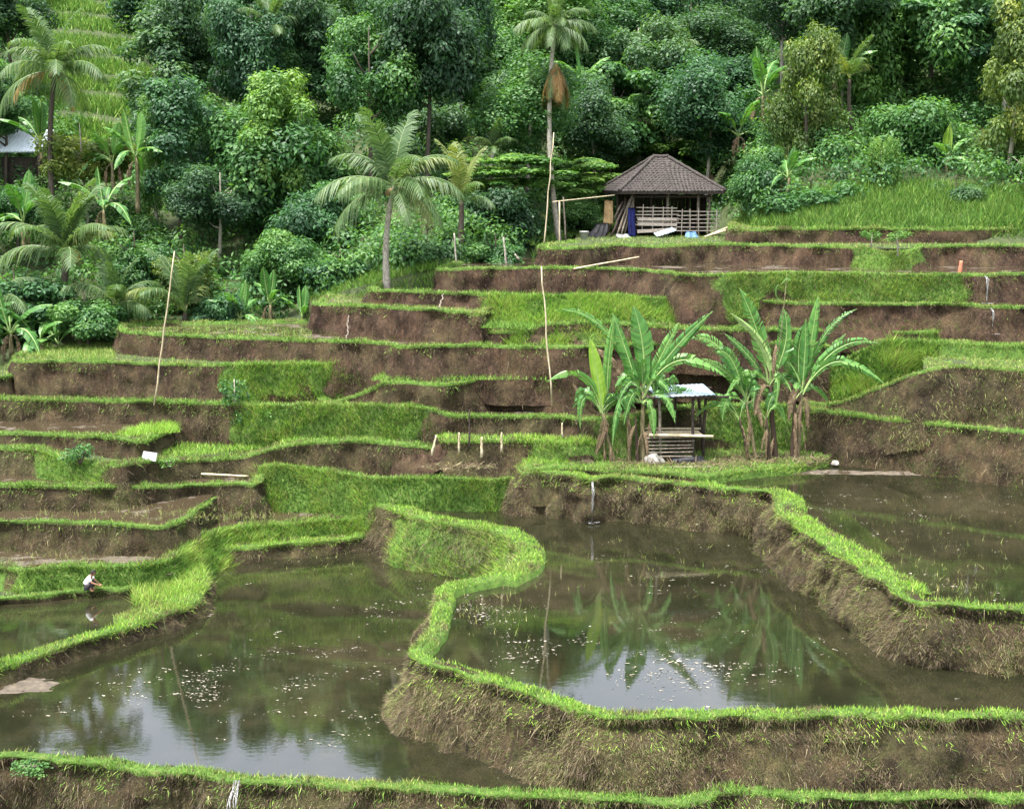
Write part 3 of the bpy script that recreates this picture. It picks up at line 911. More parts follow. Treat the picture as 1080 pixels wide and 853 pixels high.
region([(30, 620), (130, 620), (150, 606), (30, 606)], 13.49, 200, .2, GREEN + DEEP, G_RIM)
region([(140, 640), (215, 628), (215, 600), (185, 588), (160, 596), (138, 612)], 13.6, 420, .42, LIME + YEL, G_BANK)
region([(500, 346), (560, 348), (575, 340), (660, 340), (640, 330), (520, 334)], 6.0, 200, .3, GREEN + GREEN + DEEP, G_BANK)
# ------------------------------------------------------------------ hillside
HX = [-400, 0, 120, 300, 330, 385, 460, 560, 640, 760, 790, 860, 1080, 1500]
HY = [55, 57.5, 61.5, 62.5, 63, 62, 63, 70, 84, 84, 72, 67.5, 67, 67]
HD = [9.0, 7.9, 7.0, 6.9, 5.8, 5.0, 4.2, 3.4, 3.08, 3.08, 2.6, 2.37, 2.37, 2.37]


def hill_z(x, Y):
    px = 540 + FPX * x / max(Y, 1)
    Y0 = float(np.interp(px, HX, HY))
    base = 20 - float(np.interp(px, HX, HD))
    d = Y - Y0
    if d < 0:
        return max(1.5, base - 0.25 + d * 0.85)
    def rise(dd, d0, low, k):
        flat = 142 - Y0 - d0
        x = max(0, dd - d0)
        return low * min(dd, d0) + k * min(x, flat) + .05 * max(0, x - flat)
    up = rise(d, 9, .30, .40) if px > 780 else rise(d, 4, .12, .40)
    return base + up + 1.2 * nz(x * .06, Y * .06, 1.1) * min(1, d / 10)


def build_ground():
    ys = np.concatenate([np.linspace(8, 50, 12), np.linspace(52, 150, 110), np.linspace(153, 240, 24), np.array([300, 450, 800, 1500, 2600])])
    xs = np.concatenate([np.array([-2600, -1600, -900, -500, -300, -200, -150]), np.linspace(-120, 120, 141), np.array([150, 200, 300, 500, 900, 1600, 2600])])
    V = np.array([[x, y, hill_z(x, y)] for y in ys for x in xs])
    ny, nx = len(ys), len(xs)
    idx = np.arange(ny * nx).reshape(ny, nx)
    f = np.stack([idx[:-1, :-1], idx[:-1, 1:], idx[1:, 1:], idx[1:, :-1]], 2).reshape(-1)
    me = mesh_np('ground', V, f, np.full((ny - 1) * (nx - 1), 4), [M['ground']], smooth=True)
    tag(link('ground', me), kind='structure')
    # flat ground below the terraces and behind the camera
    me = mesh_np('ground', [(-2600, -2600, 1.3), (2600, -2600, 1.3), (2600, 60, 1.3), (-2600, 60, 1.3)], [0, 1, 2, 3], [4], [M['ground']])
    tag(link('ground', me), kind='structure')


build_ground()


def hill_at(px, Y):
    x = (px - 540) / FPX * Y
    return Vector((x, Y, hill_z(x, Y)))


# ------------------------------------------------------------------ foliage shapes
def leaf_cloud(cent, rad, nleaf, ll, lw, rng, up=0.5, droop=0.25, shell=0.55, zs=0.85, tones=None):
    """leaf blades scattered over clumps -> verts, faces, tone"""
    cent = np.asarray(cent)
    rad = np.asarray(rad)
    pr = rad ** 2 / np.sum(rad ** 2)
    b = rng.choice(len(cent), nleaf, p=pr)
    d = rng.normal(0, 1, (nleaf, 3))
    d[:, 2] += 0.25
    d /= np.linalg.norm(d, axis=1, keepdims=True)
    r = rad[b] * (1 - shell * rng.uniform(0, 1, nleaf) ** 1.5) * rng.uniform(.85, 1.12, nleaf)
    P = cent[b] + d * r[:, None] * np.array([1, 1, zs])
    nrm = d + rng.normal(0, .45, (nleaf, 3)) + np.array([0, 0, up])
    nrm /= np.linalg.norm(nrm, axis=1, keepdims=True)
    ax = rng.normal(0, 1, (nleaf, 3)) + d * 0.8 + np.array([0, 0, -droop * 2])
    ax -= nrm * np.sum(ax * nrm, 1, keepdims=True)
    ax /= np.linalg.norm(ax, axis=1, keepdims=True) + 1e-9
    sd = np.cross(nrm, ax)
    L = ll * rng.uniform(.6, 1.35, nleaf)[:, None]
    Wd = lw * rng.uniform(.7, 1.3, nleaf)[:, None]
    v = np.stack([P, P + ax * L * .45 + sd * Wd * .5 - nrm * L * .04, P + ax * L - nrm * L * .16, P + ax * L * .45 - sd * Wd * .5 - nrm * L * .04], 1).reshape(-1, 3)
    bt = rng.normal(0, .16, len(cent)) if tones is None else np.asarray(tones)
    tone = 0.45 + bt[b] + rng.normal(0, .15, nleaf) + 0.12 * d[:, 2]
    return v, np.repeat(tone, 4)


def cloud_mesh(name, v, tone, mat):
    n = len(v)
    me = mesh_np(name, v, np.arange(n), np.full(n // 4, 4), [mat])
    set_float(me, tone, 'tone')
    return me


def crown_blobs(rng, kind, n):
    c, r = [], []
    for i in range(n):
        if kind == 'round':
            d = rng.normal(0, 1, 3)
            d /= np.linalg.norm(d)
            q = rng.uniform(.35, 1.0) ** .6
            p = np.array([d[0] * .34 * q, d[1] * .34 * q, .5 + d[2] * .36 * q])
            c.append(p)
            r.append(rng.uniform(.10, .20))
        elif kind == 'column':
            z = rng.uniform(.05, .95)
            rr = .34 * (1 - abs(z - .42) ** 1.6 * 1.5)
            a = rng.uniform(0, 2 * PI)
            q = rng.uniform(.3, 1) ** .5
            c.append([math.cos(a) * rr * q, math.sin(a) * rr * q, z])
            r.append(rng.uniform(.09, .17))
        elif kind == 'layer':
            a = rng.uniform(0, 2 * PI)
            q = rng.uniform(0, 1) ** .5 * .42
            k = rng.integers(0, 3)
            c.append([math.cos(a) * q, math.sin(a) * q, .35 + .25 * k + rng.uniform(-.04, .04) - q * .25])
            r.append(rng.uniform(.08, .15))
        elif kind == 'vine':
            a = rng.uniform(0, 2 * PI)
            q = rng.uniform(.2, 1) ** .5 * .40
            for zz in np.arange(rng.uniform(.05, .35), .95, .11):
                c.append([math.cos(a) * q * (1.1 - .4 * zz) + rng.normal(0, .015), math.sin(a) * q * (1.1 - .4 * zz), zz])
                r.append(rng.uniform(.05, .095))
        elif kind == 'bush':
            a = rng.uniform(0, 2 * PI)
            q = rng.uniform(0, 1) ** .5 * .38
            c.append([math.cos(a) * q, math.sin(a) * q, rng.uniform(.1, .75) * (1 - q)])
            r.append(rng.uniform(.12, .22))
    return np.array(c), np.array(r)


CROWNS = {}


def crown_proto(key, seed, kind, nb, nl, ll, lw, zs=.85, up=.5, droop=.25):
    rng = np.random.default_rng(seed)
    c, r = crown_blobs(rng, kind, nb)
    CROWNS[key] = leaf_cloud(c, r, nl, ll, lw, rng, up, droop, zs=zs)


crown_proto('fine1', 1, 'round', 36, 19500, 0.0281, 0.0164)
crown_proto('fine2', 2, 'round', 28, 16500, 0.0312, 0.0179)
crown_proto('broad1', 3, 'round', 36, 16500, 0.0359, 0.0179, droop=.5)
crown_proto('broad2', 4, 'round', 28, 14250, 0.0406, 0.0195, droop=.6)
crown_proto('column1', 5, 'column', 38, 16500, 0.0281, 0.0172)
crown_proto('column2', 6, 'column', 30, 10500, 0.0374, 0.0203)
crown_proto('layer1', 7, 'layer', 44, 14250, 0.0429, 0.0281, zs=.5, up=.7, droop=.25)
crown_proto('vine1', 8, 'vine', 26, 13500, 0.0312, 0.0187, zs=1.5, up=.1, droop=.8)
crown_proto('bush1', 9, 'bush', 26, 9000, 0.0507, 0.0265)
crown_proto('bush2', 10, 'bush', 22, 7800, 0.0663, 0.0312, droop=.45)

crown_proto('sparse', 12, 'bush', 16, 260, .13, .07, droop=.4)
crown_proto('sparse2', 13, 'bush', 20, 520, .10, .055, droop=.4)

CM = {}


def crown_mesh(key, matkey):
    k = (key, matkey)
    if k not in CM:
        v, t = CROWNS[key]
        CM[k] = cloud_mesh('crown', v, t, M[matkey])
    return CM[k]


TRUNKS = {}


def trunk_mesh(var, matkey):
    """a trunk with limbs, one unit tall, shared between trees"""
    k = (var, matkey)
    if k in TRUNKS:
        return TRUNKS[k]
    st = random.getstate()
    random.seed(100 + var)
    mb = MB()
    lean = Vector((random.uniform(-.06, .06), random.uniform(-.06, .06), 0))
    pts = [Vector((0, 0, -.06)), Vector((0, 0, .1)) + lean * .2, Vector((0, 0, .4)) + lean * .7, Vector((0, 0, .7)) + lean, Vector((0, 0, .97)) + lean * 1.1]
    mb.tube(pts, [.032, .024, .019, .012, .004], 8)
    for i in range(8):
        z = random.uniform(.36, .82)
        a = random.uniform(0, 2 * PI)
        l = random.uniform(.12, .28)
        b = Vector((0, 0, z)) + lean * (z + .1)
        e = b + Vector((math.cos(a) * l, math.sin(a) * l, l * random.uniform(.3, .9)))
        mid = b.lerp(e, .5) + Vector((0, 0, -.02))
        mb.tube([b, mid, e], [.011, .008, .003], 5)
    o = mb.build('trunk', M[matkey])
    me = o.data
    bpy.data.objects.remove(o)
    random.setstate(st)
    TRUNKS[k] = me
    return me


def tree(name, px, ctop, cbot, wpx, Y, crown, leaf, label, cat='tree', trunk='bark_dark', var=None, group=None, tw=1.0, seedr=None, basepy=None):
    """tree whose crown spans the photo rows ctop..cbot at distance Y"""
    b = hill_at(px, Y)
    if basepy is not None:
        b = at(px, basepy, Y)
    zt, zb = at(px, ctop, Y).z, at(px, cbot, Y).z
    hc = zt - zb
    wm = wpx / FPX * Y
    t = empty(name, b, 0, label, cat, group)
    var = random.randint(0, 4) if var is None else var
    ht = max(zt - b.z - hc * .12, .5)
    k = link('trunk', trunk_mesh(var, trunk), t)
    ws = (0.5 + 0.05 * ht) / max(ht, .1) * 6.5 * tw
    k.scale = (ht * .9 * min(ws, 1.6), ht * .9 * min(ws, 1.6), ht)
    c = link('crown', crown_mesh(crown, leaf), t)
    c.location = (0, 0, zb - b.z)
    c.scale = (wm * 1.12, wm * 1.12, hc * 1.02)
    c.rotation_euler = (0, 0, random.uniform(0, 2 * PI) if seedr is None else seedr)
    return t


# ------------------------------------------------------------------ palms
def frond_mesh(key, a0, curl, npair, leaflen, droop, mat, seed, wid=.020, twist=0.0):
    rng = np.random.default_rng(seed)
    n = 26
    s = np.linspace(0, 1, n)
    th = a0 - curl * s ** 1.4
    dx = np.cos(th) / (n - 1)
    dz = np.sin(th) / (n - 1)
    X = np.concatenate(([0], np.cumsum(dx)[:-1]))
    Z = np.concatenate(([0], np.cumsum(dz)[:-1]))
    V, F, CNT, TONE = [], [], [], []

    def addf(vs, tone):
        k = len(V)
        V.extend(vs)
        F.extend(range(k, k + len(vs)))
        CNT.append(len(vs))
        TONE.extend([tone] * len(vs))
    for i in range(n - 1):
        r0, r1 = .012 * (1 - s[i] * .85), .012 * (1 - s[i + 1] * .85)
        a, b = (X[i], Z[i]), (X[i + 1], Z[i + 1])
        addf([(a[0], -r0, a[1]), (b[0], -r1, b[1]), (b[0], 0, b[1] + r1), (a[0], 0, a[1] + r0)], .95)
        addf([(a[0], 0, a[1] + r0), (b[0], 0, b[1] + r1), (b[0], r1, b[1]), (a[0], r0, a[1])], .95)
    for q in range(npair):
        u = .13 + .86 * (q + rng.uniform(-.3, .3)) / npair
        u = min(max(u, .1), .995)
        x, z = np.interp(u, s, X), np.interp(u, s, Z)
        t = np.interp(u, s, th)
        L = leaflen * (math.sin(PI * (u * .80 + .16)) ** .7) * rng.uniform(.85, 1.1)
        for sg in (-1, 1):
            if rng.uniform() < .1:
                continue
            fwd = .55 + .35 * u
            d = np.array([math.cos(t) * fwd, sg * 0.85, math.sin(t) * fwd])
            d /= np.linalg.norm(d)
            dr = droop * rng.uniform(.5, 1.7)
            p0 = np.array([x, 0, z])
            p1 = p0 + d * L * .5 + np.array([0, 0, -.10 * dr * L])
            p2 = p0 + d * L * .92 + np.array([0, 0, -.62 * dr * L])
            wv = np.array([math.cos(t), 0, math.sin(t)]) * wid * .5
            tn = .45 + rng.normal(0, .16)
            addf([tuple(p0 - wv), tuple(p0 + wv), tuple(p1 + wv), tuple(p1 - wv)], tn)
            addf([tuple(p1 - wv), tuple(p1 + wv), tuple(p2)], tn + .08)
    me = mesh_np('frond', V, F, CNT, [mat])
    set_float(me, TONE, 'tone')
    FR[key] = me


FR = {}
for nm, mt in (('g', 'frond'), ('y', 'frond_yellow'), ('d', 'frond_dry')):
    frond_mesh(nm + 'up', R(82), R(48), 46, .26, .5, M[mt], 1)
    frond_mesh(nm + 'mid', R(55), R(88), 46, .27, .9, M[mt], 2)
    frond_mesh(nm + 'out', R(24), R(82), 46, .27, 1.1, M[mt], 3)
    frond_mesh(nm + 'low', R(-8), R(72), 42, .25, 1.3, M[mt], 4)
    frond_mesh(nm + 'hang', R(-50), R(34), 36, .2, 1.0, M[mt], 5)


def add_frond(t, top, key, L, az, roll=0.0, wide=1.0):
    f = link('frond', FR[key], t)
    f.location = top
    f.rotation_euler = (roll, 0, az)
    f.scale = (L, L * wide, L)
    return f


def palm(name, base, top, L, label, spec, trunk_r=.14, mat='bark_pale', group=None, cat='palm', nuts=False):
    """base/top world points; spec = list of (frond key, azimuth deg, length factor)"""
    base, top = Vector(base), Vector(top)
    t = empty(name, base, 0, label, cat, group)
    d = top - base
    side = Vector((-d.z * .06, 0, 0)) if d.z > 3 else Vector((0, 0, 0))
    mb = MB()
    pts, rr = [], []
    n = 14
    for i in range(n + 1):
        u = i / n
        p = d * u + side * math.sin(u * PI) * .6
        pts.append(p)
        rr.append(trunk_r * (1.35 - .55 * u ** .5) * (1.0 + (.06 if i % 2 else -.03)))
    pts[0] = pts[0] + Vector((0, 0, -.4))
    mb.tube(pts, rr, 9)
    mb.build('trunk', M[mat], t)
    for (key, az, lf) in spec:
        add_frond(t, d, key, L * lf, R(az), roll=random.uniform(-.2, .2))
    if nuts:
        nb = MB()
        for i in range(6):
            a = i * 1.05
            r = bmesh.ops.create_icosphere(nb.bm, subdivisions=2, radius=.16)
            bmesh.ops.transform(nb.bm, matrix=Matrix.Translation(d + Vector((math.cos(a) * .26, math.sin(a) * .26, -.25 - .1 * (i % 2)))), verts=r['verts'])
        nb.build('coconuts', M['sack'], t)
    return t


def fan(keys, n, start=0, jit=14, lf=(.85, 1.1)):
    out = []
    for i in range(n):
        out.append((keys[i % len(keys)], start + 360 * i / n + random.uniform(-jit, jit), random.uniform(*lf)))
    return out


# ------------------------------------------------------------------ banana plants
def banana_leaf_data(P0, P1, P2, width, rng, roll=0.0, tear=.25, petiole=.16, fold=.25, nseg=26, face=0.0):
    P0, P1, P2 = (np.array(p, dtype=float) for p in (P0, P1, P2))
    V, F, CNT, TONE, MI = [], [], [], [], []

    def addf(vs, tone, mi=0):
        k = len(V)
        V.extend([tuple(v) for v in vs])
        F.extend(range(k, k + len(vs)))
        CNT.append(len(vs))
        TONE.extend([tone] * len(vs))
        MI.append(mi)

    def bz(t):
        return P0 * (1 - t) ** 2 + P1 * 2 * t * (1 - t) + P2 * t * t

    def dbz(t):
        d = 2 * (1 - t) * (P1 - P0) + 2 * t * (P2 - P1)
        return d / (np.linalg.norm(d) + 1e-9)
    L = np.linalg.norm(P1 - P0) + np.linalg.norm(P2 - P1)
    ts = np.linspace(0, 1, nseg + 1)
    upv = np.array([0, 0, 1.0])
    frames = []
    for t in ts:
        p, d = bz(t), dbz(t)
        s = np.cross(d, upv)
        if np.linalg.norm(s) < .25:
            s = s + np.array([.25, .05, 0]) * (1 if s[0] >= 0 else -1)
        if face > 0:
            sv = np.cross(d, np.array([0, -1.0, 0]))
            sv /= np.linalg.norm(sv) + 1e-9
            s = s / (np.linalg.norm(s) + 1e-9)
            if frames and np.dot(sv, frames[-1][2]) < 0:
                sv = -sv
            if np.dot(s, sv) < 0:
                s = -s
            s = s * (1 - face) + sv * face
        s = s - d * np.dot(s, d)
        s /= np.linalg.norm(s) + 1e-9
        nn = np.cross(s, d)
        c, sn = math.cos(roll), math.sin(roll)
        s2 = s * c + nn * sn
        n2 = np.cross(s2, d)
        frames.append((p, d, s2, n2))

    def wf(t):
        if t < petiole:
            return 0.0
        u = (t - petiole) / (1 - petiole)
        return width * .5 * (min(1.0, (u / .16) ** .6) * (1 - max(0, (u - .45) / .55) ** 2.2))
    # midrib / petiole
    for i in range(nseg):
        r0, r1 = .05 * width * (1.15 - ts[i]) + .004, .05 * width * (1.15 - ts[i + 1]) + .004
        p, d, s, nn = frames[i]
        q, e, s1, n1 = frames[i + 1]
        addf([p - s * r0, q - s1 * r1, q + n1 * r1, p + nn * r0], .5, 1)
        addf([p + nn * r0, q + n1 * r1, q + s1 * r1, p + s * r0], .5, 1)
        addf([p - s * r0, p - nn * r0, q - n1 * r1, q - s1 * r1], .5, 1)
        addf([p + s * r0, q + s1 * r1, q - n1 * r1, p - nn * r0], .5, 1)
    for sg in (-1, 1):
        hang = 0.0
        prev = None
        for i in range(nseg):
            a, b = ts[i], ts[i + 1]
            wa, wb = wf(a), wf(b)
            if wa < 1e-4 and wb < 1e-4:
                prev = None
                continue
            torn = rng.uniform() < tear
            if torn or prev is None:
                hang = rng.uniform(-.2, .95) * (1 if tear > .1 else .3)
                da = rng.uniform(.04, .15) * (1 if torn else 0)
            else:
                da = 0
            fo = fold + hang * .5
            p, d, s, nn = frames[i]
            q, e, s1, n1 = frames[i + 1]
            sl = .30 * width

            def edge(p, d, s, nn, w):
                out = s * sg * math.cos(fo) - nn * 0 + nn * (-math.sin(fo)) * (1 if hang > .0 else -.35)
                m = p + (s * sg * w * .55) + nn * w * .08 + d * sl * .4 * (w / (width * .5 + 1e-9))
                en = p + out * w + d * sl * (w / (width * .5 + 1e-9))
                return m, en
            m0, e0 = edge(p + d * da * L * .12, d, s, nn, wa)
            m1, e1 = edge(q, e, s1, n1, wb)
            if prev is not None and not torn:
                m0, e0 = prev
            tn = .5 + rng.normal(0, .10) + (.07 if i % 2 else -.04)
            p_ = p if not torn else p + d * da * L * .03
            addf([p_, q, m1, m0] if sg > 0 else [q, p_, m0, m1], tn)
            addf([m0, m1, e1, e0] if sg > 0 else [m1, m0, e0, e1], tn - .04)
            prev = (m1, e1)
    return V, F, CNT, TONE, MI


def leaf_obj(name, data, mat, parent, rib='midrib'):
    V, F, CNT, TONE, MI = data
    me = mesh_np(name, V, F, CNT, [M[mat], M[rib]], mat_idx=MI)
    set_float(me, TONE, 'tone')
    return link(name, me, parent) if parent is not None else me


BL = {}
_r = np.random.default_rng(11)
for key, P in (('up', ((0, 0, 0), (.14, 0, .62), (.20, 0, 1.15))), ('arch', ((0, 0, 0), (.35, 0, .65), (.95, 0, .62))), ('out', ((0, 0, 0), (.42, 0, .42), (1.05, 0, .12))),
               ('droop', ((0, 0, 0), (.5, 0, .40), (.92, 0, -.38))), ('arch2', ((0, 0, 0), (.30, 0, .75), (.80, 0, .85)))):
    BL[key] = leaf_obj('leaf', banana_leaf_data(P[0], P[1], P[2], .30, _r, tear=.3 if key != 'up' else .05), 'banana', None)
BL['young'] = leaf_obj('leaf', banana_leaf_data((0, 0, 0), (.05, 0, .6), (.03, 0, 1.15), .24, _r, tear=0.0, fold=.5), 'banana_young', None)
BL['dead'] = leaf_obj('leaf', banana_leaf_data((0, 0, 0), (.30, 0, .05), (.22, 0, -.75), .16, _r, tear=.5), 'banana_dry', None, 'banana_stem')


def stem_obj(parent, a, b, r, mat='banana_stem'):
    mb = MB()
    a, b = Vector(a), Vector(b)
    pts = [a + Vector((0, 0, -.15))] + [a.lerp(b, u) + Vector((random.uniform(-.02, .02), random.uniform(-.02, .02), 0)) for u in (.08, .3, .55, .8, 1)]
    mb.tube(pts, [r * 1.25, r * 1.15, r, r * .9, r * .75, r * .5], 9)
    return mb.build('pseudostem', M[mat], parent)


def banana(base, h, L, label, keys, start=0, group=None, r=.11, young=False, dead=2):
    t = empty('banana_plant', base, 0, label, 'banana plant', group)
    stem_obj(t, (0, 0, 0), (random.uniform(-.1, .1), 0, h), r)
    n = len(keys)
    for i, k in enumerate(keys):
        f = link('leaf', BL[k], t)
        f.location = (0, 0, h * random.uniform(.93, 1.0))
        f.rotation_euler = (random.uniform(-.15, .15), 0, R(start + 360 * i / n * 1.02 + random.uniform(-18, 18)))
        q = L * random.uniform(.85, 1.12)
        f.scale = (q, q, q)
    if young:
        f = link('leaf', BL['young'], t)
        f.location = (0, 0, h)
        f.scale = (L, L, L)
        f.rotation_euler = (0, 0, random.uniform(0, 6))
    for i in range(dead):
        f = link('dry_leaf', BL['dead'], t)
        f.location = (0, 0, h * .9)
        f.rotation_euler = (0, 0, random.uniform(0, 6.28))
        q = L * random.uniform(.7, 1)
        f.scale = (q, q, q)
    return t
# ------------------------------------------------------------------ forest, feature trees first
FT = [
    # name, px, ctop, cbot, w, Y, crown, leaf, label, trunk
    ('tree', 207, -34, 100, 100, 88, 'fine1', 'leaf_dark', 'dense dark bluish tree standing right of the bright green field strip', 'bark_dark'),
    ('tree', 232, 168, 256, 105, 71, 'fine2', 'leaf_dark', 'dark shaded tree with a thin grey trunk left of centre at the forest foot', 'bark_pale'),
    ('tree', 300, 96, 262, 165, 76, 'broad1', 'leaf_mid', 'wide leafy tree with pale bare twigs filling the forest left of the leaning coconut palm', 'bark_pale'),
    ('tree', 196, 88, 190, 92, 83, 'fine1', 'leaf_mid', 'mid green tree right below the dense dark bluish tree', 'bark_dark'),
    ('tree', 290, 36, 128, 110, 88, 'broad2', 'leaf_mid', 'loose leafy tree around the palm with broken fronds at the top left', 'bark_dark'),
    ('tree', 372, 18, 132, 118, 90, 'fine2', 'leaf_mid', 'rounded tree above the crown of the leaning coconut palm', 'bark_dark'),
    ('shrub', 345, 186, 292, 105, 70, 'broad2', 'leaf_teal', 'deep green large leaved bush left of the leaning palm trunk', 'bark_dark'),
    ('tree', 446, 78, 196, 104, 83, 'fine2', 'leaf_dark', 'dark tree with thin pale stems behind the leaning coconut palm', 'bark_pale'),
    ('shrub', 448, 214, 302, 86, 66, 'bush1', 'leaf_dark', 'dark low bush right of the leaning palm trunk', 'bark_dark'),
    ('shrub', 520, 186, 282, 112, 72, 'broad1', 'leaf_dark', 'shady leafy shrub under the flat pale green canopy', 'bark_dark'),
    ('shrub', 522, 238, 284, 58, 66, 'bush2', 'leaf_mid', 'small leafy bush among thin stakes left of the hut', 'bark_dark'),
    ('tree', 540, 160, 206, 122, 74, 'layer1', 'leaf_light', 'flat topped pale green tree left of the tall pole by the hut', 'bark_pale'),
    ('tree', 622, 164, 214, 96, 82, 'layer1', 'leaf_light', 'flat topped pale green tree just left of the hut roof', 'bark_pale'),
    ('shrub', 606, 200, 262, 76, 80, 'broad2', 'leaf_mid', 'dark leafy shrub behind the bamboo rack left of the hut', 'bark_dark'),
    ('tree', 506, 14, 124, 124, 93, 'fine1', 'leaf_mid', 'fine leaved tree left of the tall palm with the orange skirt', 'bark_pale'),
    ('tree', 430, 2, 92, 104, 97, 'broad2', 'leaf_mid', 'leafy tree at the top edge between centre and left', 'bark_dark'),
    ('tree', 548, 66, 172, 96, 86, 'fine2', 'leaf_dark', 'olive dark tree with bare trunk beside the tall palm with the orange skirt', 'bark_pale'),
    ('tree', 640, 60, 172, 112, 92, 'layer1', 'leaf_mid', 'spreading layered tree right of the tall palm with the orange skirt', 'bark_dark'),
    ('tree', 628, -18, 78, 112, 104, 'fine1', 'leaf_mid', 'tree at the top edge right of the tall palm with the orange skirt', 'bark_dark'),
    ('tree', 718, -36, 112, 98, 112, 'vine1', 'leaf_teal', 'tree hung with dark vines above the hut, the left one', 'bark_dark'),
    ('tree', 776, -36, 96, 92, 112, 'vine1', 'leaf_dark', 'tree hung with dark vines above the hut, the middle one', 'bark_dark'),
    ('tree', 826, -46, 66, 76, 110, 'vine1', 'leaf_teal', 'tree hung with dark vines behind the yellowish column tree', 'bark_dark'),
    ('tree', 700, 122, 196, 96, 97, 'layer1', 'leaf_light', 'bright layered tree right behind the hut roof', 'bark_dark'),
    ('tree', 764, 84, 166, 82, 100, 'layer1', 'leaf_mid', 'layered mid green tree above the right end of the hut roof', 'bark_dark'),
    ('tree', 845, 28, 196, 92, 80, 'column1', 'leaf_yellow', 'tall yellowish column shaped tree right of the hut', 'bark_dark'),
    ('tree', 902, -6, 160, 104, 88, 'broad1', 'leaf_light', 'light green tree right of the yellowish column tree', 'bark_dark'),
    ('tree', 968, -40, 128, 152, 88, 'broad2', 'leaf_mid', 'big tree with large hanging leaf sprays at the upper right', 'bark_dark'),
    ('tree', 950, 92, 216, 124, 79, 'broad1', 'leaf_mid', 'shady leafy tree behind the bright young banana leaf', 'bark_dark'),
    ('shrub', 800, 150, 240, 76, 76, 'broad2', 'leaf_mid', 'leafy shrub between hut and yellowish column tree', 'bark_dark'),
    ('shrub', 852, 176, 240, 92, 73, 'bush1', 'leaf_mid', 'round bush at the foot of the yellowish column tree', 'bark_dark'),
    ('shrub', 924, 148, 212, 42, 74, 'vine1', 'leaf_light', 'bush draped with light green vine left of the bright young banana leaf', 'bark_dark'),
    ('shrub', 1002, 176, 226, 56, 72, 'bush1', 'leaf_dark', 'dark bush below the bright young banana leaf', 'bark_dark'),
    ('tree', 1054, 2, 166, 88, 76, 'column2', 'leaf_yellow', 'tall tree with yellowish crown and white trunk at the right edge', 'bark_pale'),
    ('tree', 1077, 152, 192, 34, 71.5, 'fine2', 'leaf_light', 'slim small tree with white trunk at the right edge of the photo', 'bark_pale'),
    ('tree', 1018, -26, 112, 84, 94, 'fine1', 'leaf_dark', 'dark tree left behind the white trunked tree', 'bark_dark'),
    ('tree', 30, -44, 62, 112, 96, 'fine2', 'leaf_dark', 'dark tree in the top left corner behind the coconut palm', 'bark_dark'),
    ('tree', 14, 84, 150, 72, 80, 'broad2', 'leaf_mid', 'leafy tree at the left edge above the white roof', 'bark_dark'),
    ('tree', 98, 118, 190, 88, 76, 'bush1', 'leaf_yellow', 'yellow green bushy tree right of the white roof', 'bark_pale'),
    ('tree', 170, 106, 222, 46, 76, 'column2', 'leaf_light', 'slender thin trunked tree right of the red stemmed banana', 'bark_pale'),
    ('shrub', 20, 186, 252, 84, 70, 'broad1', 'leaf_mid', 'leafy bush below the white roof at the left edge', 'bark_dark'),
    ('shrub', 200, 248, 306, 58, 64.5, 'bush1', 'leaf_yellow', 'round yellow green shrub above the terrace edge at left', 'bark_dark'),
    ('shrub', 148, 232, 300, 62, 66, 'bush2', 'leaf_mid', 'leafy bush with pale upper leaves below the red stemmed banana', 'bark_dark'),
    ('shrub', 20, 268, 340, 96, 60.5, 'bush2', 'leaf_teal', 'deep green large leaved bush at the left edge above the banana leaves', 'bark_dark'),
    ('shrub', 92, 296, 352, 72, 59.5, 'bush2', 'leaf_mid', 'low bush left of the small spreading palms', 'bark_dark'),
    ('shrub', 236, 290, 342, 56, 62.5, 'bush2', 'leaf_teal', 'bluish green bush behind the low bananas on the terrace edge', 'bark_dark'),
    ('shrub', 300, 238, 318, 92, 66, 'broad2', 'leaf_mid', 'leafy shrub behind the low bananas, the taller one', 'bark_dark'),
    ('shrub', 362, 252, 312, 76, 65, 'bush2', 'leaf_teal', 'pale topped bush beside the earth corner left of the leaning palm', 'bark_dark'),
    ('shrub', 476, 246, 292, 42, 65.5, 'bush1', 'leaf_light', 'light leafed young bush with thin stem left of the poles', 'bark_pale'),
]
for q in FT:
    tree(q[0], q[1], q[2], q[3], q[4], q[5], q[6], q[7], q[8], 'shrub' if q[0] == 'shrub' else 'tree', q[9],
         group='trees and bushes on the slope')

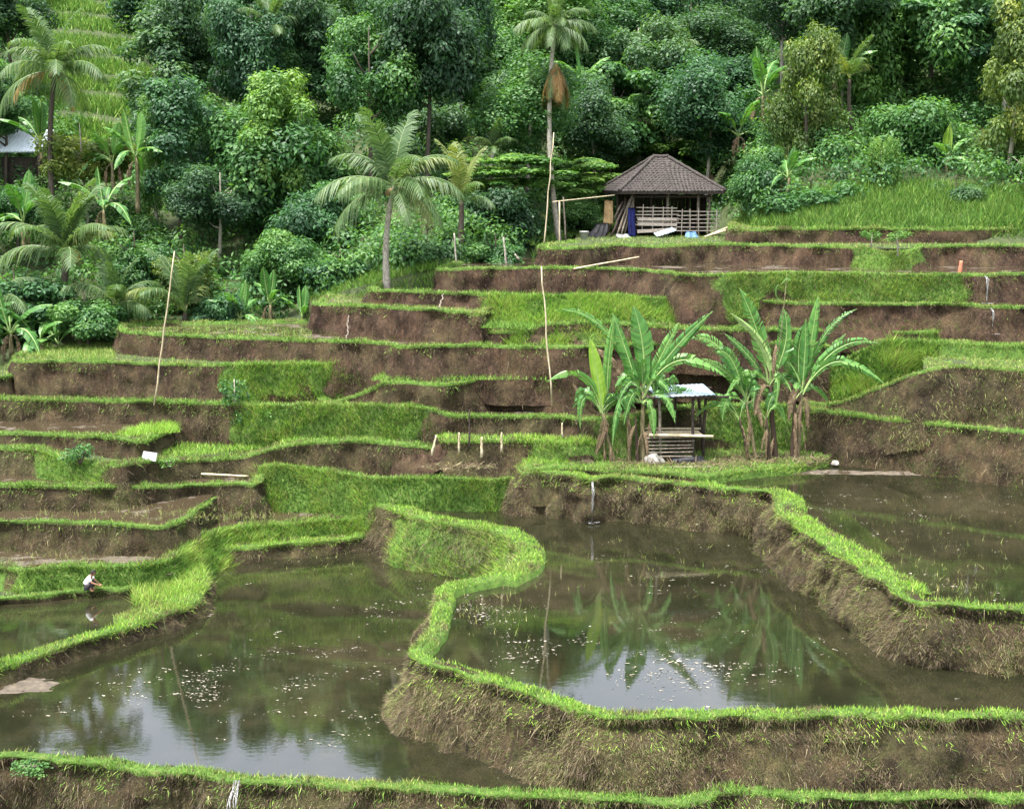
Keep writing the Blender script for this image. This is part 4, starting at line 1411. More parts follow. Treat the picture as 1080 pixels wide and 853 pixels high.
# background rows of the hillside forest that show between the trees above
COLN = [(95, 'above the white roof'), (205, 'right of the bright field strip'), (330, 'behind the wide leafy tree'), (450, 'above the leaning coconut palm'),
        (560, 'left of the orange skirted palm'), (660, 'right of the orange skirted palm'), (780, 'above the hut'), (880, 'behind the yellowish column tree'),
        (990, 'behind the big upper right tree'), (1100, 'behind the white trunked tree')]
TXT = {'leaf_mid': 'mid green', 'leaf_dark': 'dark green', 'leaf_light': 'light green', 'leaf_teal': 'bluish green', 'leaf_yellow': 'yellowish green'}
CTX = {'fine1': 'fine leaved', 'fine2': 'dense', 'broad1': 'broad leaved', 'broad2': 'loose leaved', 'layer1': 'flat layered', 'column1': 'narrow', 'column2': 'slender', 'vine1': 'vine hung'}
used = {}
rs = random.Random(5)
for (Y, row) in ((77, 'low on the slope'), (87, 'halfway up the slope'), (98, 'high on the slope'), (109, 'near the top edge'), (121, 'at the very top edge')):
    for c in range(14):
        px = -50 + c * 86 + rs.uniform(-26, 26) + (43 if Y in (87, 109) else 0)
        if 52 < px < 186:
            continue
        Yt = Y + rs.uniform(-2.5, 2.5)
        if 600 < px < 790:
            Yt += 12
        b = hill_at(px, Yt)
        h = rs.uniform(9, 13.5)
        if Yt < 84 and px > 640:
            continue
        gx, gy = to_px(b)
        if gy - h * FPX / Yt * .3 < -30 or px > 1120:
            continue
        w_ = rs.uniform(105, 165) * 88 / Y ** 1.0 if Y > 88 else rs.uniform(95, 140)
        ck = rs.choice(['fine1', 'fine2', 'broad1', 'broad2', 'layer1', 'fine1', 'column2'])
        lk = rs.choice(['leaf_mid', 'leaf_mid', 'leaf_dark', 'leaf_light', 'leaf_teal', 'leaf_dark'])
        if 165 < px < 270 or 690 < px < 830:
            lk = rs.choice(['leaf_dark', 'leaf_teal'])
        where = [n for x, n in COLN if px < x][:1] or ['at the right edge']
        lab = f'{TXT[lk]} {CTX[ck]} tree {row} {where[0]}'
        if lab in used:
            lk = 'leaf_yellow' if lk != 'leaf_yellow' else 'leaf_mid'
            lab = f'{TXT[lk]} {CTX[ck]} tree {row} {where[0]}'
            if lab in used:
                continue
        used[lab] = 1
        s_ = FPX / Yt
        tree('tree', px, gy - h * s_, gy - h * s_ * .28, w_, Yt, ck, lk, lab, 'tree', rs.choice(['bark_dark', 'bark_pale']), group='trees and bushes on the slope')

# undergrowth over the slope
def undergrowth():
    rng = np.random.default_rng(21)
    c, r = [], []
    for _ in range(6500):
        Y = rng.uniform(58, 128)
        px = rng.uniform(-260, 1340)
        if 66 < px < 178 and Y > 92:
            continue
        Y0 = np.interp(px, HX, HY)
        if Y < Y0 + .6 or (px > 775 and Y < Y0 + 4.5 + 2 * math.sin(px * .021)) or (590 < px < 775 and Y < Y0 + 1.5):
            continue
        p = hill_at(px, Y)
        rr = rng.uniform(.5, 1.25)
        c.append((p.x, p.y, p.z + rr * rng.uniform(.3, 1.0)))
        r.append(rr)
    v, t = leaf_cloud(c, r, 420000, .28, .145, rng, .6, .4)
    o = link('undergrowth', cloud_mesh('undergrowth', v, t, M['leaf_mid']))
    tag(o, 'dense mixed undergrowth covering the forest slope', 'undergrowth', kind='stuff')


undergrowth()


def far_forest():
    rng = np.random.default_rng(31)
    c, r = [], []
    for _ in range(560):
        Y = rng.uniform(118, 150)
        px = rng.uniform(-900, 2000)
        if 50 < px < 190:
            continue
        p = hill_at(px, Y)
        tall = np.interp(px, [-900, 0, 80, 250, 300, 400, 440, 560, 640, 800, 850, 2000], [9, 8, 3, 3, 12, 12, 6, 9, 5, 5, 10, 10])
        R0 = rng.uniform(2.2, 3.8)
        hh = tall * rng.uniform(.5, 1.15)
        for k in range(5):
            c.append((p.x + rng.normal(0, 1.8), p.y + rng.normal(0, 1.8), p.z + hh * rng.uniform(.35, 1.0)))
            r.append(R0 * rng.uniform(.4, .75))
    for sx in (-1, 1):
        for _ in range(260):
            Y = rng.uniform(58, 118)
            px = 540 + sx * rng.uniform(640, 1300)
            p = hill_at(px, Y)
            for k in range(4):
                c.append((p.x + rng.normal(0, 1.5), p.y + rng.normal(0, 1.5), p.z + rng.uniform(1, 9)))
                r.append(rng.uniform(1, 2.2))
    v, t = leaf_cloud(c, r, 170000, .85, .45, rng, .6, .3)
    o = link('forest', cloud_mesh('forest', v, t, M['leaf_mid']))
    tag(o, 'far wood covering the upper hillside', 'forest', kind='stuff')


far_forest()

# grass on the slope
def slope_grass(px0, px1, d0, d1, n, h, colr, wd, rowmod=0.0):
    PX = RNG.uniform(px0, px1, n)
    DD = RNG.uniform(d0, d1, n)
    P = []
    for p, d in zip(PX, DD):
        Y = float(np.interp(p, HX, HY)) + d
        if rowmod and math.sin(Y * rowmod + .25 * math.sin(p * .05)) < -.45 + RNG.uniform(-.3, .3):
            P.append((0, 0, -50))
            continue
        q = hill_at(p, Y)
        P.append((q.x, q.y, q.z))
    P = np.array(P)
    k = P[:, 2] > -40
    P = P[k]
    n = len(P)
    cl = np.array([.7 + .8 * max(0, nz(p[0] * .35, p[1] * .35, 5) + .3) for p in P])
    D = np.stack([RNG.normal(0, .28, n), RNG.normal(-.1, .28, n), np.ones(n)], 1)
    G_TALL.add(P, D, h * cl * RNG.uniform(.5, 1.3, n), wd * RNG.uniform(.7, 1.3, n), pal(colr, n))


slope_grass(768, 1330, -.3, 6.5, 46000, .6, GREEN + DEEP + DEEP, .05)
slope_grass(560, 660, -.5, 5, 5000, .4, GREEN + DEEP, .05)
slope_grass(58, 186, 24, 92, 66000, .8, GREEN + GREEN + DEEP, .11, rowmod=1.25)
slope_grass(322, 402, -4.5, 2.5, 4200, .4, GREEN + DEEP, .045)
slope_grass(380, 480, -1.5, 3, 3000, .5, GREEN, .04)

# ------------------------------------------------------------------ palms
K = ['gup', 'gmid', 'gout', 'gmid', 'glow', 'gout']
palm('coconut_palm', hill_at(64, 74), at(58, 74, 74), 3.9, 'tall coconut palm with dark trunk at the upper left in front of the field', fan(K, 18) + [('dlow', 200, .8), ('dhang', 330, .7)], .16, 'bark_dark', nuts=True)
palm('coconut_palm', at(408, 305, 60.5), at(415, 196, 60.5), 3.7, 'leaning coconut palm with pale trunk on the terrace edge left of centre',
     [('gup', 60, 1.15), ('gup', 250, 1.15), ('gmid', 20, 1.05), ('gmid', 160, 1.1), ('gout', 185, 1.12), ('gout', 350, 1.05), ('gout', 225, 1.0), ('glow', 205, 1.05),
      ('glow', 340, .95), ('gmid', 300, 1.0), ('gout', 300, 1.0), ('gmid', 100, 1.), ('gup', 140, 1.1), ('glow', 285, .9), ('ymid', 5, .95), ('ylow', 320, .9), ('gout', 60, .9)], .15, 'bark_pale', nuts=True)
palm('palm', hill_at(486, 66), at(487, 212, 66), 3.3, 'small yellowing palm right of the leaning coconut palm',
     [('yup', 160, 1.15), ('yup', 100, 1.1), ('ymid', 200, .95), ('yup', 30, 1.0), ('gmid', 300, .8), ('ymid', 165, .85), ('gout', 330, .7), ('yup', 250, 1.0)], .16, 'bark_dark')
palm('coconut_palm', hill_at(70, 62), at(70, 268, 62), 4.0, 'low coconut palm with a wide fountain of pale fronds at the left', fan(['gup', 'gmid', 'gup', 'gout', 'gmid'], 16) + [('dout', 300, .7), ('ymid', 350, .8)], .2, 'bark_dark')
palm('palm', hill_at(124, 61), at(122, 322, 61), 3.1, 'small spreading palm above the terrace edge, left of the tilted pole', fan(['gup', 'gmid', 'gout', 'gmid'], 11), .12, 'bark_dark')
palm('palm', hill_at(193, 62), at(195, 330, 62), 3.5, 'small palm with upright fronds right of the tilted pole', fan(['gup', 'gup', 'ymid', 'gmid'], 10), .12, 'bark_dark')
palm('palm', hill_at(283, 85), at(286, 34, 85), 3.6, 'palm with thin broken fronds among the trees at the top left', fan(['gup', 'gmid', 'gout', 'gup', 'ymid'], 9), .14, 'bark_pale')
palm('palm', hill_at(892, 82), at(896, 84, 82), 3.4, 'palm frond tuft between the yellowish column tree and the big tree', fan(['gup', 'ymid', 'gmid', 'gup'], 8), .14, 'bark_dark')
palm('palm', hill_at(-8, 60), at(-8, 316, 60), 3.0, 'drooping palm cut by the left edge of the photo', fan(['gmid', 'gout', 'yout', 'gmid'], 10), .14, 'bark_dark')
palm('palm', hill_at(612, 73), at(556, 226, 73), 1.7, 'small brown tipped palm in the shade under the flat canopy', fan(['gmid', 'yout', 'gout'], 8), .08, 'bark_dark')
tp = palm('fishtail_palm', hill_at(590, 75), at(585, 26, 75), 2.6, 'tall straight palm with an orange skirt of hanging fronds left of the hut',
          fan(['gmid', 'gout', 'glow', 'gup', 'gout', 'glow'], 24, lf=(.75, 1.15)), .15, 'bark_pale')
d = at(585, 26, 75) - hill_at(590, 75)
for kk in range(22):
    f = link('hanging_frond', FR['dhang' if kk % 5 else 'ghang'], tp)
    f.location = d * ((at(585, 66, 75).z - hill_at(590, 75).z) / d.z)
    f.rotation_euler = (random.uniform(-.1, .1), R(random.uniform(2, 14)), R(kk * 16.4))
    s_ = random.uniform(2.0, 2.9)
    f.scale = (s_, s_ * 1.3, s_)

for (px, py, Y, L, lab) in ((168, 66, 92, 3.2, 'young palm at the right edge of the bright field strip'), (398, 66, 92, 3.2, 'palm with thin fronds above the leaning coconut palm'),
                            (472, 30, 97, 3.4, 'palm crown near the top edge left of the orange skirted palm'), (700, 60, 99, 3.0, 'palm tuft in the dark vines above the hut'),
                            (520, 158, 75, 2.0, 'small pale palm tuft behind the flat pale canopy')):
    b0 = hill_at(px, Y)
    palm('palm', b0, at(px, py, Y), L, lab, fan(['gup', 'gmid', 'gout', 'gup', 'gmid', 'ymid'], 11), .12, 'bark_pale', group='palms among the trees')
# ------------------------------------------------------------------ bananas in the background
U, A, O, D_, A2 = 'up', 'arch', 'out', 'droop', 'arch2'
for (px, py, Y, h, L, lab) in ((120, 200, 74, 1.6, 2.2, 'banana plant left of the red stemmed one'), (26, 262, 66, 1.4, 2.2, 'banana plant in the bushes at the left edge'),
                               (112, 250, 66, 1.5, 2.1, 'banana plant behind the low coconut palm'), (726, 120, 101, 2.0, 2.8, 'banana plant high above the right half of the hut roof'),
                               (830, 205, 74, 1.0, 1.8, 'banana plant in the bush at the foot of the yellowish column tree'), (880, 120, 84, 2.2, 2.6, 'banana plant beside the light green tree on the right'),
                               (615, 118, 94, 2.0, 2.6, 'banana plant among layered trees right of the tall palm')):
    banana(at(px, py, Y), h, L, lab, [U, A, O, D_, A2, A], random.randint(0, 300), 'banana plants on the slope')
b = banana(at(146, 222, 73), 3.1, 2.4, 'banana plant with a reddish stem on the slope at the left', [U, A, D_, U, A2, D_, O], r=.13)
banana(at(44, 168, 76), .8, 2.3, 'banana plant in front of the white roof', [U, U, A2, A, U], dead=0)
BG = 'banana plants along the forest edge'
banana(hill_at(8, 58), .9, 2.2, 'low banana plant at the left edge beside the terraces', [A, O, A, U, O, D_], 10, BG)
banana(hill_at(38, 58.4), .7, 2.1, 'low banana plant with long lying leaves second from the left edge', [O, A, O, A2, D_, A], 40, BG)
banana(hill_at(58, 59), .5, 1.7, 'low banana plant with one upright leaf third from the left edge', [U, A, O, A], 70, BG, dead=0)
banana(hill_at(-22, 59), 1.0, 2.2, 'banana plant cut off by the left edge', [A, O, A, U, O], 0, BG)
banana(hill_at(80, 59.8), .5, 1.7, 'small banana plant below the low coconut palm', [A, O, A2, A, O], 20, BG)
banana(hill_at(252, 61.8), .9, 1.7, 'banana plant with folded leaves on the terrace edge left of the earth corner', [U, A, O, A, A2, D_], 15, BG)
banana(hill_at(284, 62.6), .9, 1.6, 'pale banana plant second left of the earth corner', [U, A, U, A, O], 60, BG)
banana(hill_at(268, 61.6), .25, 1.1, 'tiny banana sprout on the terrace edge', [U, A2, U, A], 0, BG, dead=0)
banana(hill_at(318, 62.2), .35, 1.35, 'light green banana sprout right beside the earth corner', [U, A2, U, A2, A, U], 30, BG, dead=0)
banana(at(748, 200, 90), 1.2, 2.5, 'banana plant with broad leaves rising right behind the hut roof', [U, A2, A, O, A], 200, BG)
banana(at(804, 128, 89), 1.8, 3.0, 'tall banana plant left of the yellowish column tree', [U, A2, A, O, A2, D_], 160, BG)
banana(at(778, 162, 87), 1.2, 2.6, 'banana plant with torn leaves between hut roof and yellowish column tree', [A, O, A, A2, D_, O], 110, BG)
banana(at(662, 66, 108), 4.2, 2.8, 'tall thin banana plant at the top edge right of the tall palm', [A, O, A2, D_, A], 0, BG)
banana(at(688, 104, 104), 1.4, 2.6, 'banana plant with pale arching leaves above the hut', [A, O, A, D_, A2], 0, BG)
bb = banana(at(998, 186, 76), .9, 1.7, 'banana plant with a bright upright young leaf under the trees at the right', [A2, O, A, D_], 30, BG, dead=0)
for az, sc_ in ((0, 2.0), (2.4, 1.75)):
    f = link('young_leaf', BL['young'], bb)
    f.location = (0, 0, .85)
    f.rotation_euler = (0, 0, az)
    f.scale = (sc_ * 1.2, sc_ * 1.5, sc_)

# small saplings on the terraces
def sapling(px, py, drop, h, w, label, leaf='leaf_mid', trunk='bark_pale', crown='bush2', cat='sapling', low=.35):
    p = pt(px, py, drop)
    t = empty('sapling' if cat == 'sapling' else 'shrub', p, 0, label, cat)
    mb = MB()
    for k in range(1 if cat == 'sapling' else 5):
        e = Vector((random.uniform(-.1, .1) * (1 if cat == 'sapling' else w * 3), random.uniform(-.1, .1), h * (.7 if cat == 'sapling' else .45)))
        mb.tube([(0, 0, -.1), e * .5 + Vector((.02, 0, 0)), e], [.045, .035, .015], 6)
    mb.build('stem', M[trunk if cat == 'sapling' else 'bark_dark'], t)
    c = link('foliage', crown_mesh(crown, leaf), t)
    c.location = (0, 0, h * low)
    c.scale = (w, w, h * (1 - low) * 1.1)
    c.rotation_euler = (0, 0, random.uniform(0, 6))
    return t


sapling(918, 264, 3.2, 1.25, 1.2, 'small sapling with pale leaves on the upper terrace, left of a thicker one', 'leaf_light', crown='sparse2')
sapling(947, 268, 3.3, 1.35, 1.25, 'small sapling with a thick pale stem and full green top on the upper terrace', 'leaf_light', low=.45, crown='sparse2')
sapling(84, 488, 10.5, 1.0, 1.25, 'round leafy shrub on the grassy terrace at the left', 'leaf_mid', cat='shrub', low=.05, crown='sparse2')
sapling(247, 426, 9.0, 1.5, 1.3, 'straggly grey leaved sapling on the bank right of the tilted pole', 'leaf_mid', low=.1, crown='sparse')
sapling(256, 448, 9.9, 1.2, 1.0, 'straggly lower shrub hanging beside the hedge bank', 'leaf_mid', cat='shrub', low=.05, crown='sparse2')
sapling(281, 450, 9.9, 1.1, .8, 'large leaved young plant against the grassy bank', 'leaf_light', cat='shrub', low=.05, crown='sparse')
sapling(178, 492, 10.78, .5, .8, 'pale weedy plant beside the white board', 'leaf_light', cat='shrub', low=.05, crown='sparse')
sapling(30, 812, 13.85, .3, .9, 'weedy plant on the bank at the lower left corner', 'leaf_mid', cat='shrub', low=-.2, crown='sparse2')
# ------------------------------------------------------------------ the hut on the upper terrace
HUT_Y = 74.5
hz = 20 - 3.1
hc = at(653, 250, HUT_Y)          # near left corner of the eaves, on the ground
hut = empty('hut', (hc.x, hc.y, hz), R(7), 'open sided wooden hut with a dark tiled roof and a pale slatted fence', 'hut')
HW = 6.45                          # eave length
EZ = at(700, 202, HUT_Y).z - hz    # eave height
RZ = at(700, 166.5, HUT_Y + 3).z - hz


def hut_roof():
    """hipped roof of lapped tile courses"""
    mb = MB()
    c = HW / 2
    ridge = .45
    n = 15
    eave = [(0, 0), (HW, 0), (HW, HW), (0, HW)]
    top = [(c - ridge, c - .05), (c + ridge, c - .05), (c + ridge, c + .05), (c - ridge, c + .05)]

    def lv(k, side, u, out=0.0):
        t = k / n
        a, b = side, (side + 1) % 4
        ax, ay = eave[a][0] * (1 - t) + top[a][0] * t, eave[a][1] * (1 - t) + top[a][1] * t
        bx, by = eave[b][0] * (1 - t) + top[b][0] * t, eave[b][1] * (1 - t) + top[b][1] * t
        return ax + (bx - ax) * u, ay + (by - ay) * u, EZ + (RZ - EZ) * (t * .94 + .06 * t * t)
    outn = [(0, -1), (1, 0), (0, 1), (-1, 0)]
    for side in range(4):
        ox, oy = outn[side]
        for k in range(n):
            wlen = HW * (1 - k / n)
            cols = max(3, int(wlen / .22))
            for q in range(cols):
                u0, u1 = q / cols, (q + 1) / cols
                lift = random.uniform(.02, .055)
                p0, p1 = lv(k, side, u0), lv(k, side, u1)
                p2, p3 = lv(k + 1, side, (u1 if q < cols - 1 else 1)), lv(k + 1, side, u0)
                um = (u0 + u1) / 2
                m0, m1 = lv(k, side, um), lv(k + 1, side, um)
                dn = .05
                P = lambda p, h: (p[0] + ox * dn * .5, p[1] + oy * dn * .5, p[2] + h)
                # two planes per tile, crown along the middle
                mb.quad(P(p0, lift), P(m0, lift + .055), P(m1, .045), P(p3, .0))
                mb.quad(P(m0, lift + .055), P(p1, lift), P(p2, .0), P(m1, .045))
                mb.quad(P(p0, lift), P(p0, lift - .06), P(m0, lift - .02), P(m0, lift + .055))
                mb.quad(P(m0, lift + .055), P(m0, lift - .02), P(p1, lift - .06), P(p1, lift))
    return mb.build('roof', M['tiles'], hut)


roof = hut_roof()
mb = MB()
c2 = HW / 2
for (x, y, sx) in ((-.05, -.05, -.45), (HW + .05, -.05, .45), (HW + .05, HW + .05, .45), (-.05, HW + .05, -.45)):
    a = Vector((x, y, EZ + .04))
    b = Vector((c2 + sx, c2, RZ + .08))
    mb.tube([a.lerp(b, i / 14) + Vector((0, 0, .03 * (i % 2))) for i in range(15)], .11, 7)
mb.tube([(c2 - .5, c2, RZ + .1), (c2, c2, RZ + .07), (c2 + .5, c2, RZ + .1)], .13, 7)
mb.build('ridge_tiles', M['tiles'], roof)
mb = MB()
for y in (0.05, HW - .05):
    mb.box((HW / 2, y, EZ - .08), (HW, .06, .14))
for x in (0.05, HW - .05):
    mb.box((x, HW / 2, EZ - .09), (.06, HW - .2, .14))
for i in range(12):
    u = .25 + i * (HW - .5) / 11
    mb.tube([(u, .1, EZ - .03), (c2 + (u - c2) * .2, c2 - .2, RZ - .18)], .035, 5)
mb.build('eave_boards', M['wood_dark'], hut)
# posts
inset = .95
PX = [.62, 2.15, 3.35, 5.15, 5.85]
for i, (x, y) in enumerate([(1.0, .9), (3.15, .9), (5.05, .9), (5.75, .9), (1.0, 5.4), (3.2, 5.4), (5.7, 5.4), (1.0, 3.1), (5.75, 3.1)]):
    mb = MB()
    mb.tube([(x, y, -.2), (x + .01, y, 1.2), (x, y + .01, EZ + .25)], .085, 8)
    mb.build('post', M['wood_grey'], hut)
mb = MB()
mb.box((3.4, .9, EZ - .32), (4.9, .09, .12))
mb.box((1.0, 3.1, EZ - .30), (.09, 4.6, .12))
mb.box((5.75, 3.1, EZ - .30), (.09, 4.6, .12))
mb.box((3.4, 5.4, EZ - .31), (4.7, .09, .12))
mb.build('beams', M['wood_dark'], hut)
# back and far walls of dark boards, raised floor
mb = MB()
for i in range(19):
    x = 1.1 + i * .25
    mb.box((x, 5.5 + .012 * (i % 2), 1.25 + random.uniform(-.04, .04)), (.235, .03, 2.5))
for i in range(15):
    y = 2.0 + i * .24
    mb.box((5.86 + .012 * (i % 2), y, 1.2), (.03, .225, 2.4))
mb.build('board_wall', M['wood_dark'], hut)
mb = MB()
for i in range(15):
    mb.box((3.4, 1.15 + i * .29, .42), (4.6, .27, .05))
mb.build('floor_deck', M['wood_dark'], hut)
# slatted fence in two panels
def fence_panel(x0, x1, y, z0, z1, nslat, nst, planks):
    mb = MB()
    for i in range(nslat):
        z = z0 + (z1 - z0) * i / (nslat - 1)
        mb.tube(pole_pts((x0 - random.uniform(0, .12), y - .03, z + random.uniform(-.03, .03)), (x1 + random.uniform(0, .15), y - .03, z + random.uniform(-.03, .03)), 5, .012), .033, 6)
    for i in range(nst):
        x = x0 + (x1 - x0) * (i + .5) / nst + random.uniform(-.06, .06)
        mb.tube(pole_pts((x, y - .08, z0 - .35), (x + random.uniform(-.05, .05), y - .08, z1 + random.uniform(.02, .22)), 4, .01), .032, 6)
    f = mb.build('fence_panel', M['wood_pale'], hut)
    if planks:
        for (z, h, tilt) in ((z0 + .32, .15, .0), (z0 + .02, .19, .02), (z0 - .34, .2, -.05)):
            mb = MB()
            mb.box((x0 + (x1 - x0) / 2, y - .12, z), (x1 - x0, .035, h), Matrix.Rotation(tilt, 3, 'Y'), .006)
            mb.build('plank', M['wood_pale'], f)


fence_panel(1.25, 3.7, .78, .72, 1.72, 6, 4, True)
fence_panel(3.75, 6.4, .74, .35, 1.50, 6, 5, False)


def hp(x, y, z=0):
    """hut coordinates to world"""
    a = R(7)
    return Vector((hc.x + x * math.cos(a) - y * math.sin(a), hc.y + x * math.sin(a) + y * math.cos(a), hz + z))


# poles leaning on the left side of the hut
for i, (x0, x1, h, lab) in enumerate(((-.15, .75, 2.2, 'pale pole leaning steeply against the left side of the hut'), (.15, .85, 2.3, 'second pale pole leaning beside the blue cloth'),
                                  (-.45, .5, 2.0, 'dark pole leaning at the left side of the hut'), (.38, .95, 2.1, 'short thick pole leaning nearest the blue cloth'),
                                  (-.75, .35, 2.1, 'lowest slanting pole leaning at the left of the hut'), (.0, .9, 2.45, 'longest thin pole leaning against the hut front corner'))):
    mb = MB()
    mb.tube(pole_pts((0, 0, 0), Vector(hp(x1, .75, h)) - hp(x0, .1 + .1 * i, 0), 5, .02), .05 + .01 * (i % 3), 7)
    o = mb.build('leaning_pole', M['wood_dark' if i in (2, 4) else 'wood_grey'], None, hp(x0, .1 + .1 * i, 0))
    tag(o, lab, 'pole', 'poles leaning on the hut')


def drape(name, mat, label, cat, p0, w, h, folds, depth, rz=0.0, spread=.25):
    """hanging or heaped cloth with folds and thickness"""
    bm = bmesh.new()
    nu, nv = 22, 14
    vs = []
    for i in range(nu + 1):
        for j in range(nv + 1):
            u, v = i / nu, j / nv
            x = (u - .5) * w * (1 + spread * (1 - v))
            y = -depth * (1 - v) ** 1.5 + .06 * math.sin(u * folds * 6.28 + v * 2) * (1.2 - v) + .05 * nz(u * 4, v * 4, w)
            vs.append(bm.verts.new((x, y, v * h + .05 * nz(u * 3, v * 2, 3 + h))))
    for i in range(nu):
        for j in range(nv):
            bm.faces.new((vs[i * (nv + 1) + j], vs[(i + 1) * (nv + 1) + j], vs[(i + 1) * (nv + 1) + j + 1], vs[i * (nv + 1) + j + 1])).smooth = True
    r = bmesh.ops.solidify(bm, geom=bm.faces[:], thickness=.02)
    me = bpy.data.meshes.new(name)
    bm.to_mesh(me)
    bm.free()
    me.materials.append(mat)
    o = link(name, me, None, p0)
    o.rotation_euler = (0, 0, rz)
    return tag(o, label, cat)


drape('blue_cloth', M['bluecloth'], 'dark blue cloth hanging at the left front post of the hut', 'cloth', hp(.72, -.02, .05), .42, 1.7, 2.2, .35, R(7), .1)
drape('sack', M['sack'], 'tan sack cloth hanging on the left side of the hut', 'sack', hp(-.55, .55, .75), .55, 1.45, 1.3, .15, R(-25), .2)
drape('black_tarp', M['blacktarp'], 'black tarp sloping to the ground at the left side of the hut', 'tarp', hp(-.95, .4, 0), .8, .85, 3, 1.0, R(-35), .8)
drape('white_sack', M['white'], 'crumpled white sheet lying at the foot of the leaning poles', 'sheet', hp(.1, -.35, .0), .8, .22, 2, .45, R(20), .2)
drape('tarp', M['bluetarp'], 'crumpled pale blue tarp heaped before the hut fence', 'tarp', hp(4.2, -.75, -.02), .6, .4, 2, .35, R(10), .5)
b = at(616, 262, 71)
bk = empty('bucket', (b.x, b.y, hz - .05), 0, 'white plastic bucket standing left of the hut', 'bucket')
mb = MB()
seg = 16
rings = []
for (r_, z_) in ((.17, .0), (.24, .5), (.26, .5), (.26, .54), (.225, .54), (.16, .06)):
    rings.append([mb.bm.verts.new((r_ * math.cos(2 * PI * k / seg), r_ * math.sin(2 * PI * k / seg), z_)) for k in range(seg)])
for a_, b_ in zip(rings[:-1], rings[1:]):
    for k in range(seg):
        mb.bm.faces.new((a_[k], a_[(k + 1) % seg], b_[(k + 1) % seg], b_[k])).smooth = True
mb.bm.faces.new(rings[0][::-1])
mb.bm.faces.new(rings[-1])
mb.build('body', M['white'], bk)
mb = MB()
mb.tube([(.27 * math.cos(t), -.04 - .05 * math.sin(t), .5 - .22 * math.sin(t)) for t in np.linspace(0, PI, 9)], .012, 5)
mb.build('handle', M['wood_grey'], bk)
# corrugated sheet, bamboo lying, planks
mb = MB()
for i in range(14):
    x0, x1 = i * .085, (i + 1) * .085
    mb.quad((x0, 0, .03 * (i % 2)), (x1, 0, .03 * ((i + 1) % 2)), (x1, 1.0, .03 * ((i + 1) % 2)), (x0, 1.0, .03 * (i % 2)))
o = mb.build('tin_sheet', M['tin'], None, hp(2.1, -1.0, .06))
md = o.modifiers.new('thick', 'SOLIDIFY')
md.thickness = .012
o.rotation_euler = (R(10), R(-17), R(4))
tag(o, 'tilted corrugated tin sheet lying before the hut fence', 'tin sheet')
for i, lab in enumerate(('upper of two yellowish bamboo poles lying on the bank right of the hut', 'lower of two yellowish bamboo poles lying on the bank right of the hut')):
    mb = MB()
    a, e = hp(5.0 - .1 * i, -1.1 - .12 * i, .05), hp(6.95 + .1 * i, -.5 - .2 * i, .75 - .14 * i)
    mb.tube(pole_pts((0, 0, 0), e - a, 6, .01), .055, 7)
    tag(mb.build('bamboo_pole', M['bamboo'], None, a), lab, 'bamboo pole', 'bamboo poles lying by the hut')

# bamboo rack left of the hut
rk = empty('bamboo_rack', at(590, 262, 70), 0, 'bamboo rack of one upright and a long cross pole left of the hut', 'rack')
o0 = rk.location
mb = MB()
mb.tube(pole_pts((0, 0, -.2), at(590, 213, 70) - o0, 5, .01), .042, 7)
mb.build('upright', M['bamboo'], rk)
mb = MB()
mb.tube(pole_pts(at(583, 213, 70) - o0, at(648, 206, 73.5) - o0, 6, .02), .03, 7)
mb.build('cross_pole', M['bamboo'], rk)
mb = MB()
mb.tube(pole_pts(at(594, 208, 71.5) - o0, at(597, 258, 71.5) - o0, 5, .01), .05, 6)
mb.build('upright', M['wood_grey'], rk)


def stick(name, mat, label, cat, p0, p1, Y0, Y1, r, group=None, nodes=True, wob=.015, sink=.15):
    a = at(p0[0], p0[1], Y0)
    b = at(p1[0], p1[1], Y1)
    mb = MB()
    n = 9
    pts = pole_pts((0, 0, 0), b - a, n, wob)
    d = (pts[1] - pts[0]).normalized()
    pts[0] = pts[0] - d * sink
    rr = [r * (1.12 - .35 * i / (n - 1)) * (1.12 if nodes and i % 2 else 1) for i in range(n)]
    mb.tube(pts, rr, 7)
    o = mb.build(name, M[mat], None, a)
    return tag(o, label, cat, group)


